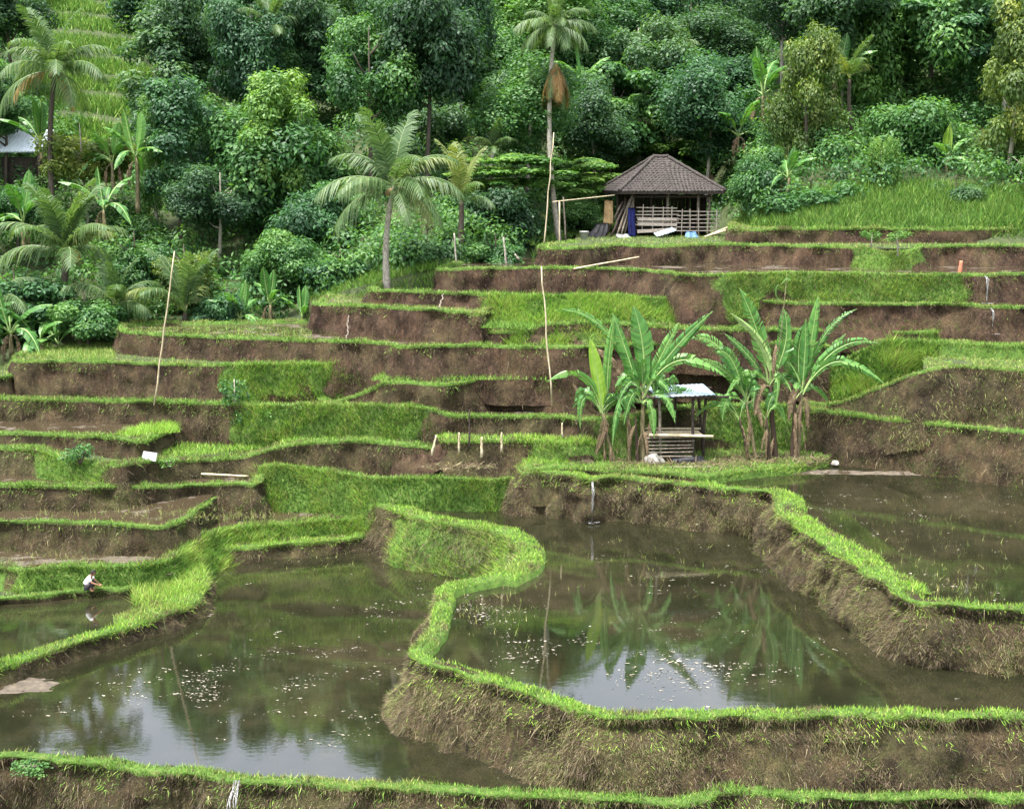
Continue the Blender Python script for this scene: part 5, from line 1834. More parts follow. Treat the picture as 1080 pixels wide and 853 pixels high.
G = 'tall poles standing on the terraces'
stick('bamboo_pole', 'bamboo', 'tall tilted bamboo pole on the bank at the left', 'pole', (163, 424), (184, 265), 51.0, 51.0, .032, G, wob=.03)
stick('bamboo_pole', 'bamboo', 'tall thin bamboo pole in front of the palms left of the hut', 'pole', (573, 263), (584, 140), 63, 63, .032, G, wob=.03)
stick('bamboo_pole', 'bamboo', 'long bamboo pole standing in the middle of the terraces left of the bananas', 'pole', (582, 424), (571, 281), 50.2, 50.2, .032, G, wob=.03)
stick('pole', 'bamboo', 'pole lying slantwise against the earth wall below the hut', 'pole', (608, 283), (674, 271), 59.5, 60, .035, None)
S = 'short stakes stuck in the terraces'
for (x, y0, y1, Y, lab, mt, r_) in ((311, 383, 376, 55.5, 'short pale stake below the long earth wall, leftmost of four', 'bamboo', .03),
                                    (337, 385, 374, 55.2, 'thick white stake below the long earth wall, second of four', 'white', .04),
                                    (365, 385, 374, 55.2, 'pale leaning stake below the long earth wall, third of four', 'bamboo', .03),
                                    (380, 386, 374, 55.2, 'pale stake below the long earth wall, rightmost of four', 'bamboo', .03),
                                    (456, 476, 459, 44.8, 'slim leaning stake left on the mud heap', 'bamboo', .04),
                                    (484, 473, 456, 45.0, 'thick pale stake on the mud heap', 'bamboo', .035),
                                    (508, 478, 461, 44.6, 'broken thick stake on the mud heap', 'bamboo', .045),
                                    (529, 472, 456, 45.0, 'thin pale stake at the right of the mud heap', 'bamboo', .035),
                                    (495, 470, 432, 45.2, 'thin dark stake rising from the mud heap', 'wood_dark', .03),
                                    (593, 458, 446, 48.0, 'pale stake in the grass left of the banana clump', 'bamboo', .035)):
    stick('stake', mt, lab, 'stake', (x, y0), (x + (4 if 'leaning' in lab else 0), y1), Y, Y, r_, S)
stick('stick', 'wood_grey', 'tall bent pale stick standing against the earth corner', 'stick', (366, 358), (368, 333), 54.8, 55.6, .035, None, wob=.06)
stick('root', 'wood_grey', 'pale hanging root on the earth wall below the leaning palm', 'root', (463, 325), (468, 310), 53.6, 54.6, .03, None, wob=.06, sink=0)
stick('marker_post', 'orange', 'short orange post standing on the upper right terrace', 'post', (1012, 290), (1014, 275), 57.2, 57.2, .1, None, False, .0)
stick('bamboo_pipe', 'bamboo', 'bamboo water pipe lying along the wall foot at the left', 'pipe', (196, 499), (262, 502), 48.1, 48.2, .045, None)
stick('dark_pipe', 'wood_dark', 'short dark pipe joined to the bamboo pipe at the left', 'pipe', (164, 500), (197, 501), 47.4, 48.1, .06, None, False)
p = at(158, 486, 46.6)
bd = MB()
bd.box((0, 0, .18), (.55, .04, .34), Matrix.Rotation(R(-24), 3, 'X') @ Matrix.Rotation(R(8), 3, 'Y'), .01)
o = bd.build('white_board', M['white'], None, p)
tag(o, 'small white board leaning in the grass at the left', 'board')
# thin stems behind the terraces
for (x, y0, y1, Y, lab) in ((534, 280, 250, 64, 'thin pale stem right of the small leafy bush'), (546, 272, 268, 64, 'short pale stub near the terrace edge left of the hut'),
                            (482, 290, 246, 64.5, 'thin pale stem standing left of the small leafy bush')):
    stick('stem', 'bark_pale', lab, 'stem', (x, y0), (x - 3, y1), Y, Y, .05, None)

# ------------------------------------------------------------------ white roofed house on the left slope
hb = at(22, 176, 80)
hs = empty('house', (hb.x, hb.y, at(22, 205, 80).z), R(-8), 'small dark house with a pale tin roof in the trees at the left edge', 'house')
zr = at(22, 147, 80).z - hs.location.z
mb = MB()
mb.box((0, 1.6, zr * .5 - .8), (3.0, 2.6, zr - .6))
mb.build('wall', M['wood_dark'], hs)
mb = MB()
mb.box((0, .5, zr - .1), (3.3, 2.3, .07), Matrix.Rotation(R(38), 3, 'X'))
for i in range(14):
    mb.box((-1.56 + i * .24, .46, zr - .05), (.06, 2.3, .05), Matrix.Rotation(R(38), 3, 'X'))
mb.box((0, 2.2, zr - .1), (3.3, 2.1, .07), Matrix.Rotation(R(-38), 3, 'X'))
mb.build('roof', M['roofwhite'], hs)
mb = MB()
mb.tube([(-1.4, -.3, -1), (-1.4, -.3, zr - .3)], .08, 7)
mb.build('post', M['wood_dark'], hs)
mb = MB()
mb.tube([(1.4, -.3, -1), (1.4, -.3, zr - .3)], .08, 7)
mb.build('post', M['wood_dark'], hs)
# ------------------------------------------------------------------ the shelter by the bananas
SD = 10.82
sb = pt(690, 489, SD)
sh = empty('shelter', sb, R(4), 'small bamboo shelter with a flat tin roof beside the banana plants', 'shelter')
sc_ = FPX / sb.y


def sp(px, py, dy=0.0):
    return at(px, py, sb.y + dy) - sb


for (x0, y0, x1, y1, dy) in ((697, 489, 695, 418, 0), (731, 487, 732, 416, .1), (744, 484, 747, 414, .9), (690, 484, 688, 416, 1.6), (716, 482, 716, 415, 1.7), (746, 482, 740, 414, 1.8)):
    mb = MB()
    a, b = sp(x0, y0, dy), sp(x1, y1, dy)
    a.z = -.15
    mb.tube(pole_pts(a, b, 5, .02), .06, 7)
    mb.build('post', M['wood_grey' if x0 == 697 else 'wood_dark'], sh)
mb = MB()
c = sp(719, 414, .8)
n = 26
for i in range(n):
    x0, x1 = -1.22 + 2.4 * i / n, -1.22 + 2.4 * (i + 1) / n
    h0, h1 = .022 * (i % 2), .022 * ((i + 1) % 2)
    mb.quad((x0, -1.1, h0), (x1, -1.1, h1), (x1, 1.1, h1 + .0), (x0, 1.1, h0 + .0))
rf = mb.build('roof', M['tin'], sh)
rf.location = c + Vector((0, 0, .06))
rf.rotation_euler = (R(2), R(-1.5), 0)
md = rf.modifiers.new('thick', 'SOLIDIFY')
md.thickness = .012
mb = MB()
mb.tube([c + Vector((-1.55, -.95, -.02)), c + Vector((1.75, -.9, -.05))], .05, 6)
mb.tube([c + Vector((-1.4, .95, .0)), c + Vector((1.5, .95, 0))], .05, 6)
for i in range(5):
    x = -1.2 + i * .6
    mb.tube([c + Vector((x, -1.1, .03)), c + Vector((x, 1.1, .03))], .03, 6)
mb.build('rafters', M['wood_dark'], sh)
# slatted bench and rail
mb = MB()
for i in range(6):
    z = .32 + i * .145
    mb.tube(pole_pts(sp(680, 480) + Vector((0, -.06, 0)), sp(733, 480) + Vector((0, -.06, 0)), 4, .01) if False else
            pole_pts(Vector((sp(681, 480).x, -.08, z)), Vector((sp(733 + random.uniform(-4, 3), 480).x, -.08, z + random.uniform(-.03, .03))), 4, .012), .034, 6)
mb.build('slat_bench', M['wood_grey'], sh)
mb = MB()
zt = sp(700, 459).z
mb.tube(pole_pts(Vector((sp(684, 458).x, -.16, zt + .05)), Vector((sp(752, 458).x, -.18, zt - .04)), 5, .01), .055, 7)
mb.tube(pole_pts(Vector((sp(680, 458).x, .9, zt + .1)), Vector((sp(745, 458).x, .9, zt + .06)), 5, .01), .045, 7)
for i in range(9):
    y = .0 + i * .11
    mb.tube([Vector((sp(684, 458).x, y, zt - .02)), Vector((sp(742, 458).x, y, zt - .03))], .035, 6)
mb.build('bamboo_seat', M['bamboo'], sh)

# things lying in front of the shelter
def heap(name, mat, label, cat, p, sx, sy, sz, seed):
    bm = bmesh.new()
    bmesh.ops.create_icosphere(bm, subdivisions=3, radius=1)
    for v in bm.verts:
        k = 1 + .35 * nz(v.co.x * 1.7 + seed, v.co.y * 1.7, v.co.z * 1.7) + .2 * nz(v.co.x * 4 + seed, v.co.y * 4, v.co.z * 4)
        v.co = Vector((v.co.x * sx * k, v.co.y * sy * k, max(-.2, v.co.z) * sz * k))
    for f in bm.faces:
        f.smooth = True
    me = bpy.data.meshes.new(name)
    bm.to_mesh(me)
    bm.free()
    me.materials.append(M[mat])
    return tag(link(name, me, None, p), label, cat)


heap('sack', 'stone', 'crumpled pale sack lying at the left front of the shelter', 'sack', pt(690, 489, SD), .42, .3, .45, 1)
heap('black_sheet', 'blacktarp', 'heap of black sheet on the ground before the shelter', 'sheet', pt(722, 488, SD), .85, .35, .32, 2)
heap('leaf_litter', 'banana_dry', 'dark pile of dead leaves in the grass left of the banana clump', 'leaf pile', pt(617, 490, SD), .42, .3, .18, 3)
mb = MB()
mb.box((0, 0, .06), (2.3, .16, .05), Matrix.Rotation(R(2), 3, 'Z'), .01)
tag(mb.build('plank', M['wood_grey'], None, pt(722, 494, SD)), 'grey plank lying on the grass before the shelter', 'plank')
# straw and dead leaves under the bananas
def litter(cx, cy, drop, rx, ry, n, label):
    c = pt(cx, cy, drop)
    a = RNG.uniform(0, 2 * PI, n)
    q = RNG.uniform(0, 1, n) ** .6
    P = np.stack([c.x + np.cos(a) * q * rx, c.y + np.sin(a) * q * ry, np.full(n, c.z + .03) + RNG.uniform(0, .12, n)], 1)
    D = np.stack([RNG.normal(0, 1, n), RNG.normal(0, 1, n), RNG.normal(.1, .3, n)], 1)
    G_DRY.add(P, D, RNG.uniform(.15, .5, n), RNG.uniform(.03, .09, n), pal(STRAW + BROWN[2:], n))


litter(680, 490, SD, 1.4, .9, 900, '')
litter(815, 486, SD, 2.2, .9, 1300, '')
litter(755, 492, SD, 1.5, .6, 400, '')


# ------------------------------------------------------------------ banana plants in front
def plant(label, bpx, bpy_, stems, leaves, ragged=0, drop=SD, extra=7):
    """stems: (px0,py0,px1,py1,dy,r,mat); leaves: (px0,py0, cx,cy, px1,py1, dy0, dy1, width m, mat, roll, tear)"""
    base = pt(bpx, bpy_, drop)
    t = empty('banana_plant', base, 0, label, 'banana plant')
    rng = np.random.default_rng(bpx)

    def w(px, py, dy):
        return at(px, py, base.y + dy) - base
    for (x0, y0, x1, y1, dy, r, mt) in stems:
        a = w(x0, y0, dy)
        a.z = min(a.z, 0)
        stem_obj(t, a, w(x1, y1, dy), r * .74, mt)
    for (x0, y0, cx, cy, x1, y1, d0, d1, wd, mt, roll, tear) in leaves:
        data = banana_leaf_data(w(x0, y0, d0), w(cx, cy, (d0 + d1) / 2), w(x1, y1, d1), wd * (.84 if mt in ('banana', 'banana_young') else 1), rng, roll, min(.85, tear + .28) if mt != 'banana_young' else tear, petiole=.12, face=.72)
        leaf_obj('dry_leaf' if mt == 'banana_dry' else 'leaf', data, mt, t, 'banana_stem' if mt == 'banana_dry' else 'midrib')
    for i in range(extra):
        x0, y0, x1, y1, dy, r, mt = stems[i % max(1, min(2, len(stems)))]
        a = rng.uniform(-1.35, 1.35)
        ln = rng.uniform(26, 58)
        ex, ey = x1 + math.sin(a) * ln, y1 + 4 - math.cos(a) * ln * .75 + abs(math.sin(a)) * rng.uniform(0, 34)
        mx, my = x1 + math.sin(a) * ln * .45, y1 - 6 - math.cos(a) * ln * .6 - abs(math.sin(a)) * 10
        dd_ = rng.uniform(-.7, .9)
        data = banana_leaf_data(w(x1, y1 + 3, dy), w(mx, my, dy + dd_ * .5), w(ex, ey, dy + dd_), rng.uniform(.28, .48), rng, rng.uniform(-.6, .6), rng.uniform(.35, .8), petiole=.14, face=.5)
        leaf_obj('leaf', data, 'banana', t, 'midrib')
    for i in range(ragged):
        x0, y0, x1, y1, dy, r, mt = stems[i % len(stems)]
        u = random.uniform(.25, .85)
        px, py = x0 + (x1 - x0) * u, y0 + (y1 - y0) * u
        a = random.uniform(-1, 1)
        data = banana_leaf_data(w(px, py, dy - .12), w(px + a * 7, py + 6, dy - .35), w(px + a * 8, py + random.uniform(22, 42), dy - .3), random.uniform(.09, .2), rng, random.uniform(-.8, .8), .6, petiole=.05)
        leaf_obj('dry_leaf', data, 'banana_dry', t, 'banana_stem')
    return t


Bn, By, Bd = 'banana', 'banana_young', 'banana_dry'
plant('banana plant with a bright yellow green young leaf, leftmost of the clump', 648, 488,
      [(648, 488, 634, 432, 0, .085, 'banana_stem'), (638, 486, 636, 440, .4, .06, 'banana_stem')],
      [(636, 440, 632, 400, 622, 356, 0, -.1, .62, By, .1, 0), (634, 434, 622, 376, 578, 402, 0, -.3, .42, Bn, .25, .1),
       (636, 436, 610, 395, 612, 452, -.1, -.4, .42, Bn, .5, .2), (638, 436, 640, 450, 628, 480, -.1, -.3, .36, Bd, .2, .3),
       (640, 432, 640, 380, 648, 334, .2, .3, .5, Bn, -.4, .05), (636, 438, 618, 430, 604, 404, .3, .6, .3, Bd, .2, .4)], 2)
plant('banana plant with the largest upright leaf, middle of the left clump', 680, 488,
      [(678, 488, 678, 412, 0, .15, 'banana_stem'), (690, 488, 690, 420, .1, .12, 'banana_dry'), (664, 487, 662, 425, .2, .1, 'banana_stem'), (672, 489, 670, 440, -.25, .09, 'banana_dry')],
      [(678, 418, 684, 370, 668, 322, 0, .1, .98, Bn, .12, .02), (678, 420, 700, 372, 752, 328, -.1, -.4, .62, Bn, .55, .1),
       (679, 420, 708, 352, 766, 398, -.1, -.6, .62, Bn, .3, .25), (676, 418, 640, 318, 586, 328, .5, .8, .36, Bn, .2, .8),
       (676, 420, 662, 372, 646, 330, .3, .5, .7, Bn, -.2, .1), (678, 424, 706, 402, 712, 446, -.2, -.7, .5, Bn, .4, .25),
       (674, 424, 650, 398, 646, 470, -.3, -.7, .48, Bn, -.6, .2), (677, 420, 694, 380, 716, 340, .5, .9, .6, Bn, -.3, .3),
       (676, 422, 652, 380, 622, 366, .4, .7, .4, Bd, .3, .3), (680, 424, 704, 404, 742, 418, .3, .5, .45, Bn, .2, .35),
       (676, 424, 668, 396, 658, 448, -.3, -.6, .5, Bn, .5, .15), (678, 426, 688, 412, 690, 462, -.35, -.6, .42, Bn, .2, .2)], 7, extra=13)
plant('banana plant with torn leaves arching left, leftmost of the right clump', 796, 486,
      [(798, 487, 786, 420, 0, .1, 'banana_stem'), (790, 488, 780, 440, -.2, .07, 'banana_dry')],
      [(787, 424, 772, 362, 756, 372, 0, -.2, .62, Bn, -.4, .3), (786, 422, 762, 346, 728, 358, .2, .3, .6, Bn, .2, .5),
       (788, 424, 800, 388, 794, 428, -.2, -.6, .5, Bn, .5, .2), (786, 426, 764, 404, 762, 444, -.2, -.5, .46, Bn, .3, .4),
       (787, 424, 776, 392, 740, 378, .4, .7, .5, Bn, .2, .5), (788, 426, 800, 414, 804, 452, -.3, -.5, .3, Bd, .2, .4)], 3)
plant('banana plant with folded upright leaf and bare flower stalk in the right clump', 816, 486,
      [(818, 487, 812, 404, .1, .15, 'banana_dry'), (812, 488, 808, 440, -.2, .1, 'banana_dry'), (812, 406, 830, 290, .1, .028, 'banana_stem')],
      [(810, 404, 804, 352, 780, 304, 0, 0, .78, Bn, .75, .25), (812, 404, 816, 364, 770, 330, -.1, -.3, .34, 'midrib', .2, .1),
       (813, 402, 838, 358, 826, 324, .2, .3, .85, Bn, -.3, .35), (810, 406, 792, 372, 764, 352, .3, .5, .4, Bn, .3, .4),
       (812, 406, 824, 384, 818, 430, -.3, -.6, .4, Bn, .3, .3), (812, 408, 800, 400, 796, 440, -.3, -.5, .36, Bd, -.3, .4),
       (824, 300, 830, 292, 834, 296, .1, .0, .12, Bn, .3, .3), (822, 318, 814, 306, 822, 300, .1, .0, .12, Bn, .3, .3)], 6)
plant('banana plant with long leaves reaching right over the tall grass, rightmost of the right clump', 841, 484,
      [(840, 486, 846, 412, 0, .14, 'banana_stem'), (836, 487, 838, 420, -.2, .13, 'banana_dry')],
      [(846, 414, 856, 362, 863, 312, 0, .1, .60, Bn, .1, .15), (847, 414, 878, 350, 926, 362, -.1, -.3, .56, Bn, .35, .4),
       (847, 416, 876, 352, 934, 406, -.2, -.7, .56, Bn, .3, .1), (846, 414, 864, 338, 904, 326, .3, .5, .42, Bn, .3, .5),
       (845, 414, 838, 372, 848, 342, .1, .0, .62, Bn, -.3, .2), (846, 412, 850, 370, 850, 336, -.15, -.2, .5, Bn, .3, .1),
       (845, 414, 826, 390, 832, 352, .3, .4, .6, Bn, .4, .3), (848, 414, 866, 378, 892, 352, .5, .8, .5, Bn, .2, .6),
       (846, 418, 836, 402, 832, 446, -.3, -.5, .34, Bd, .3, .4), (846, 420, 852, 414, 852, 452, -.3, -.5, .3, Bd, -.2, .4)], 7)
heap('stone', 'stone', 'pale round stone in the grass right of the bananas', 'stone', pt(881, 489, 11.0), .16, .14, .14, 5)

# ------------------------------------------------------------------ mud heap and banks
def mound(cx, cy, drop, rx, ry, h, seed, mat='mud', amp=.35, nu=44):
    """uneven low mound of mud"""
    c = pt(cx, cy, drop)
    bm = bmesh.new()
    grid = {}
    for i in range(nu + 1):
        for j in range(nu + 1):
            u, v = i / nu * 2 - 1, j / nu * 2 - 1
            r2 = u * u + v * v
            e = max(0, 1 - r2 * (1 + .5 * nz(u * 2 + seed, v * 2, 0)))
            z = h * e ** .7 + amp * h * nz(u * 4 + seed, v * 4, 2) * e ** .4 + amp * .8 * h * nz(u * 11 + seed, v * 11, 5) * e ** .4
            grid[i, j] = bm.verts.new((u * rx, v * ry, z - (.06 if e > 0 else .25)))
    for i in range(nu):
        for j in range(nu):
            bm.faces.new((grid[i, j], grid[i + 1, j], grid[i + 1, j + 1], grid[i, j + 1])).smooth = True
    me = bpy.data.meshes.new('mud')
    bm.to_mesh(me)
    bm.free()
    me.materials.append(M[mat])
    set_float(me, np.zeros(len(me.vertices)), 'turf')
    tag(link('mud', me, None, c), kind='structure')


mound(478, 500, 11.5, 2.1, .95, .95, 1, 'earth', .5)
mound(518, 500, 11.5, 1.5, .9, .8, 8, 'earth', .5)
mound(446, 496, 11.3, 1.3, .8, .7, 2, 'earth', .5)
mound(2, 722, 14.0, 1.9, .8, .12, 3)
mound(205, 648, 14.0, 1.1, .45, .08, 4)
mound(110, 690, 14.0, 2.4, .5, .05, 9)
mound(860, 498, 11.11, 3.2, .5, .10, 5)
mound(960, 499, 11.11, 3.6, .45, .10, 6)
mound(860, 548, 11.11, 1.2, .35, .05, 7)
mound(30, 592, 12.96, 3.5, .8, .10, 10)
mound(110, 592, 12.96, 2.5, .7, .10, 11)
litter(484, 494, 10.75, 1.6, .4, 300, '')

# ------------------------------------------------------------------ floating bits on the water (nobody could count them)
def float_bits():
    V, F, CNT = [], [], []

    def bit(p, s, asp, a):
        k = len(V)
        n = random.choice((4, 5, 6, 7))
        for q in range(n):
            t = 2 * PI * q / n + random.uniform(-.5, .5)
            x, y = math.cos(t) * s * random.uniform(.35, 1.25), math.sin(t) * s * asp * random.uniform(.35, 1.25)
            V.append((p[0] + x * math.cos(a) - y * math.sin(a), p[1] + x * math.sin(a) + y * math.cos(a), p[2] + .005 + random.uniform(0, .02)))
        F.extend(range(k, k + n))
        CNT.append(n)

    spots = [(150, 715, 160, 60, 14.0, 120), (235, 728, 90, 26, 14.0, 420), (330, 660, 110, 70, 14.0, 150), (420, 640, 40, 30, 14.0, 90), (330, 720, 120, 60, 14.0, 190),
             (60, 740, 90, 40, 14.0, 130), (380, 770, 80, 40, 14.0, 60), (520, 650, 60, 40, 12.5, 260), (640, 690, 160, 30, 12.5, 330), (720, 710, 120, 25, 12.5, 200),
             (700, 640, 160, 60, 12.5, 110), (600, 700, 80, 20, 12.5, 120), (700, 590, 160, 40, 12.5, 90), (900, 700, 150, 40, 12.5, 70), (940, 540, 140, 40, 11.11, 170), (1000, 600, 90, 40, 11.11, 90),
             (860, 520, 90, 20, 11.11, 90), (70, 650, 60, 20, 13.71, 40)]
    for (cx, cy, sx, sy, dr, n) in spots:
        for _ in range(int(n * 1.35)):
            x, y = random.gauss(cx, sx * .5), random.gauss(cy, sy * .5)
            if not (-60 < x < 1140):
                continue
            p = pt(x, y, dr)
            if nz(p.x * .6, p.y * .6, dr) < random.uniform(-.1, .3):
                continue
            for _k in range(random.choice((1, 1, 2, 3, 5))):
                q = p + Vector((random.gauss(0, .14), random.gauss(0, .07), 0))
                bit(q, random.choice((.008, .012, .015, .02, .03, .05)) * random.uniform(.7, 1.6), random.uniform(.12, .6), random.uniform(-.35, .35))
    me = mesh_np('floating_debris', V, F, CNT, [M['debris']])
    tag(link('floating_debris', me), 'pale straw and leaf bits floating on the flooded terraces', 'debris', kind='stuff')


float_bits()


def stubble():
    """rice stubble sticking out of the flooded fields"""
    for (cx, cy, sx, sy, dr, n) in ((700, 600, 150, 40, 12.5, 60), (520, 640, 50, 40, 12.5, 120), (950, 580, 130, 50, 11.11, 160), (330, 590, 80, 20, 14.0, 60), (240, 545, 90, 6, 11.96, 200),
                                    (100, 540, 120, 8, 11.96, 160), (90, 410, 90, 4, 9.1, 100), (60, 590, 90, 6, 12.94, 150), (1000, 620, 60, 20, 11.11, 80), (500, 530, 60, 8, 12.5, 60)):
        P = []
        for _ in range(n):
            x, y = random.gauss(cx, sx * .5), random.gauss(cy, sy * .5)
            p = pt(x, y, dr)
            for _k in range(3):
                P.append((p.x + random.gauss(0, .05), p.y + random.gauss(0, .05), p.z - .02))
        P = np.array(P)
        k = len(P)
        D = np.stack([RNG.normal(0, .4, k), RNG.normal(0, .4, k), np.ones(k)], 1)
        G_DRY.add(P, D, RNG.uniform(.06, .28, k), np.full(k, .016), pal(STRAW + YEL, k))


stubble()

# ------------------------------------------------------------------ little falls between the fields
def fall(x, y0, drop0, y1, drop1, w, out=.35):
    """a trickle of thin uneven strands"""
    a, b = pt(x, y0, drop0), pt(x, y1, drop1)
    h = a.z - b.z
    mb = MB()
    for k in range(7):
        ox = random.gauss(0, w * .3)
        z1 = h * random.choice((1.0, 1.0, .8, .55))
        pts = []
        for i in range(9):
            u = i / 8
            pts.append((a.x + ox * (1 + .5 * u) + random.gauss(0, .014), a.y + .12 - (out + .1) * min(1, u * 3) ** .6 - .1 * u + random.gauss(0, .015), a.z - z1 * u ** 1.5 + .02))
        r0 = random.uniform(.008, .02)
        mb.tube(pts, [r0 * random.uniform(.5, 1.3) * (1 - .5 * i / 8) for i in range(9)], 5)
    for k in range(16):
        q = random.uniform(0, 2 * PI)
        mb.tube([(a.x + math.cos(q) * random.uniform(.02, .22), a.y - out - .1 + math.sin(q) * .12, b.z + .01), (a.x + math.cos(q) * random.uniform(.1, .3), a.y - out - .1 + math.sin(q) * .2, b.z + .025)], .012, 4)
    tag(mb.build('water', M['flow']), kind='structure')


fall(250, 826, 13.68, 862, 15.4, .24, .5)
fall(625, 508, 10.98, 545, 12.45, .08)
fall(1040, 292, 3.95, 320, 5.1, .07, .2)
fall(1046, 326, 5.25, 348, 6.3, .07, .2)


# ------------------------------------------------------------------ the squatting person
def person():
    p = pt(94, 623, 13.42)
    t = empty('person', (p.x, p.y, p.z), 0, 'person in a white shirt squatting on the bank of the small left pond', 'person')
    S = .78

    def skin(name, verts, edges, radii, mat, parent, sub=2):
        me = bpy.data.meshes.new(name)
        me.from_pydata([tuple(c * S for c in v) for v in verts], edges, [])
        o = bpy.data.objects.new(name, me)
        COL.objects.link(o)
        m = o.modifiers.new('skin', 'SKIN')
        m.use_smooth_shade = True
        for i, r in enumerate(radii):
            me.skin_vertices[0].data[i].radius = (r * S, r * S)
        me.skin_vertices[0].data[0].use_root = True
        s = o.modifiers.new('sub', 'SUBSURF')
        s.levels = s.render_levels = sub
        dg = bpy.context.evaluated_depsgraph_get()
        nm = bpy.data.meshes.new_from_object(o.evaluated_get(dg))
        bpy.data.objects.remove(o)
        nm.materials.clear()
        nm.materials.append(M[mat])
        for f in nm.polygons:
            f.use_smooth = True
        return link(name, nm, parent)
    # facing +X (right in the photo), squatting and leaning forward
    V = [(-.10, 0, .24), (-.04, 0, .40), (.05, 0, .56), (.12, 0, .66), (.17, 0, .74), (.20, 0, .80),        # pelvis, belly, chest, neck, head
         (-.05, .10, .22), (.24, .14, .42), (.10, .12, .09), (.24, .13, .03),                                # left leg
         (-.05, -.10, .22), (.24, -.14, .42), (.10, -.12, .09), (.24, -.13, .03),                            # right leg
         (.07, .16, .60), (.22, .20, .42), (.40, .12, .30), (.46, .08, .27),                                 # left arm
         (.07, -.16, .60), (.22, -.20, .42), (.40, -.12, .32), (.46, -.08, .28)]
    E = [(0, 1), (1, 2), (2, 3), (3, 4), (4, 5), (0, 6), (6, 7), (7, 8), (8, 9), (0, 10), (10, 11), (11, 12), (12, 13),
         (2, 14), (14, 15), (15, 16), (16, 17), (2, 18), (18, 19), (19, 20), (20, 21)]
    rad = [.13, .13, .14, .06, .085, .075, .10, .065, .045, .035, .10, .065, .045, .035, .06, .042, .032, .03, .06, .042, .032, .03]
    body = skin('body', V, E, rad, 'skin', t)
    # head with a face
    bm = bmesh.new()
    bmesh.ops.create_uvsphere(bm, u_segments=20, v_segments=14, radius=.105)
    for v in bm.verts:
        x, y, z = v.co
        if x > .05:
            v.co.x += .03 * math.exp(-((y / .025) ** 2 + ((z + .01) / .03) ** 2))
            v.co.x -= .012 * math.exp(-(((abs(y) - .04) / .02) ** 2 + ((z - .02) / .018) ** 2))
            v.co.x += .01 * math.exp(-((y / .04) ** 2 + ((z + .055) / .012) ** 2))
        v.co.z *= 1.2
        v.co.y *= .88
    for f in bm.faces:
        f.smooth = True
    me = bpy.data.meshes.new('head')
    bm.to_mesh(me)
    bm.free()
    me.materials.append(M['skin'])
    # join head into the body mesh so the body stays one mesh
    hd = bpy.data.objects.new('head', me)
    bmj = bmesh.new()
    bmj.from_mesh(body.data)
    Mx = Matrix.Translation(Vector((.22, 0, .82)) * S) @ Matrix.Rotation(R(38), 4, 'Y') @ Matrix.Scale(S, 4)
    me.transform(Mx)
    bmj.from_mesh(me)
    bmj.to_mesh(body.data)
    bmj.free()
    bpy.data.objects.remove(hd)
    bm = bmesh.new()
    bmesh.ops.create_uvsphere(bm, u_segments=20, v_segments=14, radius=.118)
    dead = [v for v in bm.verts if v.co.x > .045 and v.co.z < .055 or v.co.z < -.07]
    bmesh.ops.delete(bm, geom=dead, context='VERTS')
    for v in bm.verts:
        v.co.z *= 1.18
        v.co.y *= .92
        v.co += v.co.normalized() * .012 * nz(v.co.x * 40, v.co.y * 40, v.co.z * 40)
    me = bpy.data.meshes.new('hair')
    bm.to_mesh(me)
    bm.free()
    me.materials.append(M['hair'])
    me.transform(Mx)
    link('hair', me, t)
    skin('shirt', [(-.11, 0, .26), (-.05, 0, .40), (.04, 0, .56), (.10, 0, .64), (.06, .16, .60), (.17, .20, .48), (.06, -.16, .60), (.17, -.20, .48)],
         [(0, 1), (1, 2), (2, 3), (2, 4), (4, 5), (2, 6), (6, 7)], [.165, .165, .17, .085, .085, .07, .085, .07], 'shirt', t)
    skin('trousers', [(-.10, 0, .20), (-.05, .10, .21), (.24, .14, .42), (.14, .125, .16), (-.05, -.10, .21), (.24, -.14, .42), (.14, -.125, .16)],
         [(0, 1), (1, 2), (2, 3), (0, 4), (4, 5), (5, 6)], [.14, .12, .082, .062, .12, .082, .062], 'trousers', t)
    # hands with five fingers each
    for sy in (1, -1):
        base = Vector((.46, sy * .08, .27 if sy > 0 else .28))
        mb = MB()
        r = bmesh.ops.create_uvsphere(mb.bm, u_segments=10, v_segments=8, radius=.04)
        bmesh.ops.transform(mb.bm, matrix=Matrix.Translation(base * S) @ Matrix.Diagonal((S * 1.1, S * .9, S * .45, 1)), verts=r['verts'])
        for k in range(4):
            a = base + Vector((.03, (k - 1.5) * .019, 0))
            ln = (.055, .07, .074, .06)[k]
            mb.tube([a * S, (a + Vector((ln * .5, 0, -.012))) * S, (a + Vector((ln * .85, 0, -.045))) * S], [.0095 * S, .009 * S, .007 * S], 6)
        a = base + Vector((-.005, -sy * .03, 0))
        mb.tube([a * S, (a + Vector((.03, -sy * .022, -.012))) * S, (a + Vector((.055, -sy * .02, -.03))) * S], [.011 * S, .0105 * S, .008 * S], 6)
        mb.build('hand', M['skin'], t)


person()
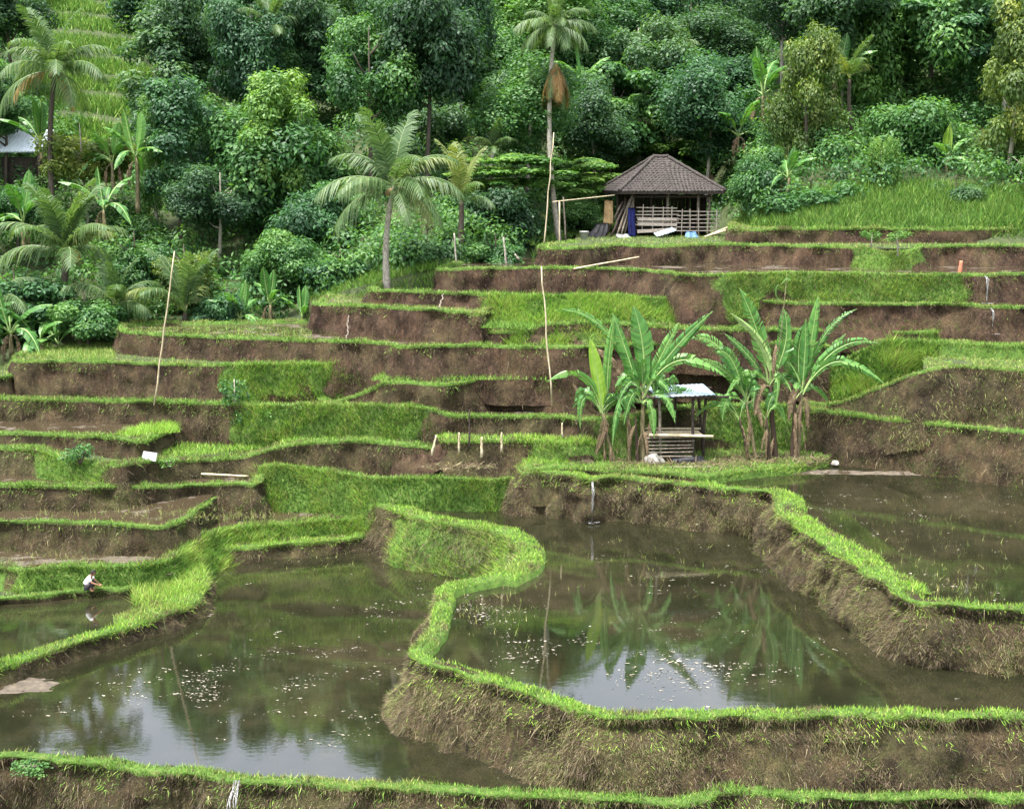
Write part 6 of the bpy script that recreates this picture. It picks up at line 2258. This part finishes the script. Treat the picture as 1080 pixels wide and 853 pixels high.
# ------------------------------------------------------------------ grass objects
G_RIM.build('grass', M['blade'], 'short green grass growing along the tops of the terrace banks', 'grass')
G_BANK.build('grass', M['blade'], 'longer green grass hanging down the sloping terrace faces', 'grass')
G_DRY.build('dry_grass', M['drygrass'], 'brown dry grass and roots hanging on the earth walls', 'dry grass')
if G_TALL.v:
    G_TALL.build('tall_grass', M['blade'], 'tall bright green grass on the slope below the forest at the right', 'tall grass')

# ------------------------------------------------------------------ light, sky, camera
SUN_EL, SUN_AZ = 72.0, 222.0       # azimuth clockwise from +Y
w = bpy.data.worlds.new('World')
SC.world = w
w.use_nodes = True
nt = w.node_tree
bg = nt.nodes['Background']
sky = nt.nodes.new('ShaderNodeTexSky')
sky.sky_type = 'NISHITA'
sky.sun_disc = False
sky.sun_elevation = R(SUN_EL)
sky.sun_rotation = R(SUN_AZ)
sky.air_density = 1.0
sky.dust_density = 3.0
sky.ozone_density = 1.0
hs_ = nt.nodes.new('ShaderNodeHueSaturation')      # thin white overcast
hs_.inputs['Saturation'].default_value = 0.38
nt.links.new(sky.outputs[0], hs_.inputs['Color'])
nt.links.new(hs_.outputs[0], bg.inputs[0])
bg.inputs[1].default_value = 0.13
sl = bpy.data.lights.new('sun', 'SUN')
sl.energy = 2.9
sl.angle = R(12)
sl.color = (1.0, 0.97, 0.92)
so = bpy.data.objects.new('sun', sl)
COL.objects.link(so)
el, az = R(SUN_EL), R(SUN_AZ)
sdir = Vector((math.sin(az) * math.cos(el), math.cos(az) * math.cos(el), math.sin(el)))
so.rotation_euler = (-sdir).to_track_quat('-Z', 'Y').to_euler()
so.location = (0, 0, 60)

cam = bpy.data.cameras.new('camera')
cam.sensor_fit = 'HORIZONTAL'
cam.sensor_width = 36.0
cam.lens = 36.0 * FPX / 1080.0
cam.clip_start = 0.5
cam.clip_end = 3000
co = bpy.data.objects.new('camera', cam)
COL.objects.link(co)
co.location = (0, 0, CAMZ)
co.rotation_euler = (PI / 2 - PITCH, 0, 0)
SC.camera = co
vs = SC.view_settings
vs.view_transform = 'Standard'
vs.look = 'None'
vs.gamma = 1.0
vs.exposure = 2.1
vs.use_curve_mapping = False
SC.cycles.max_bounces = 6
SC.cycles.diffuse_bounces = 3
SC.cycles.glossy_bounces = 3
SC.cycles.transmission_bounces = 3
SC.cycles.use_denoising = True
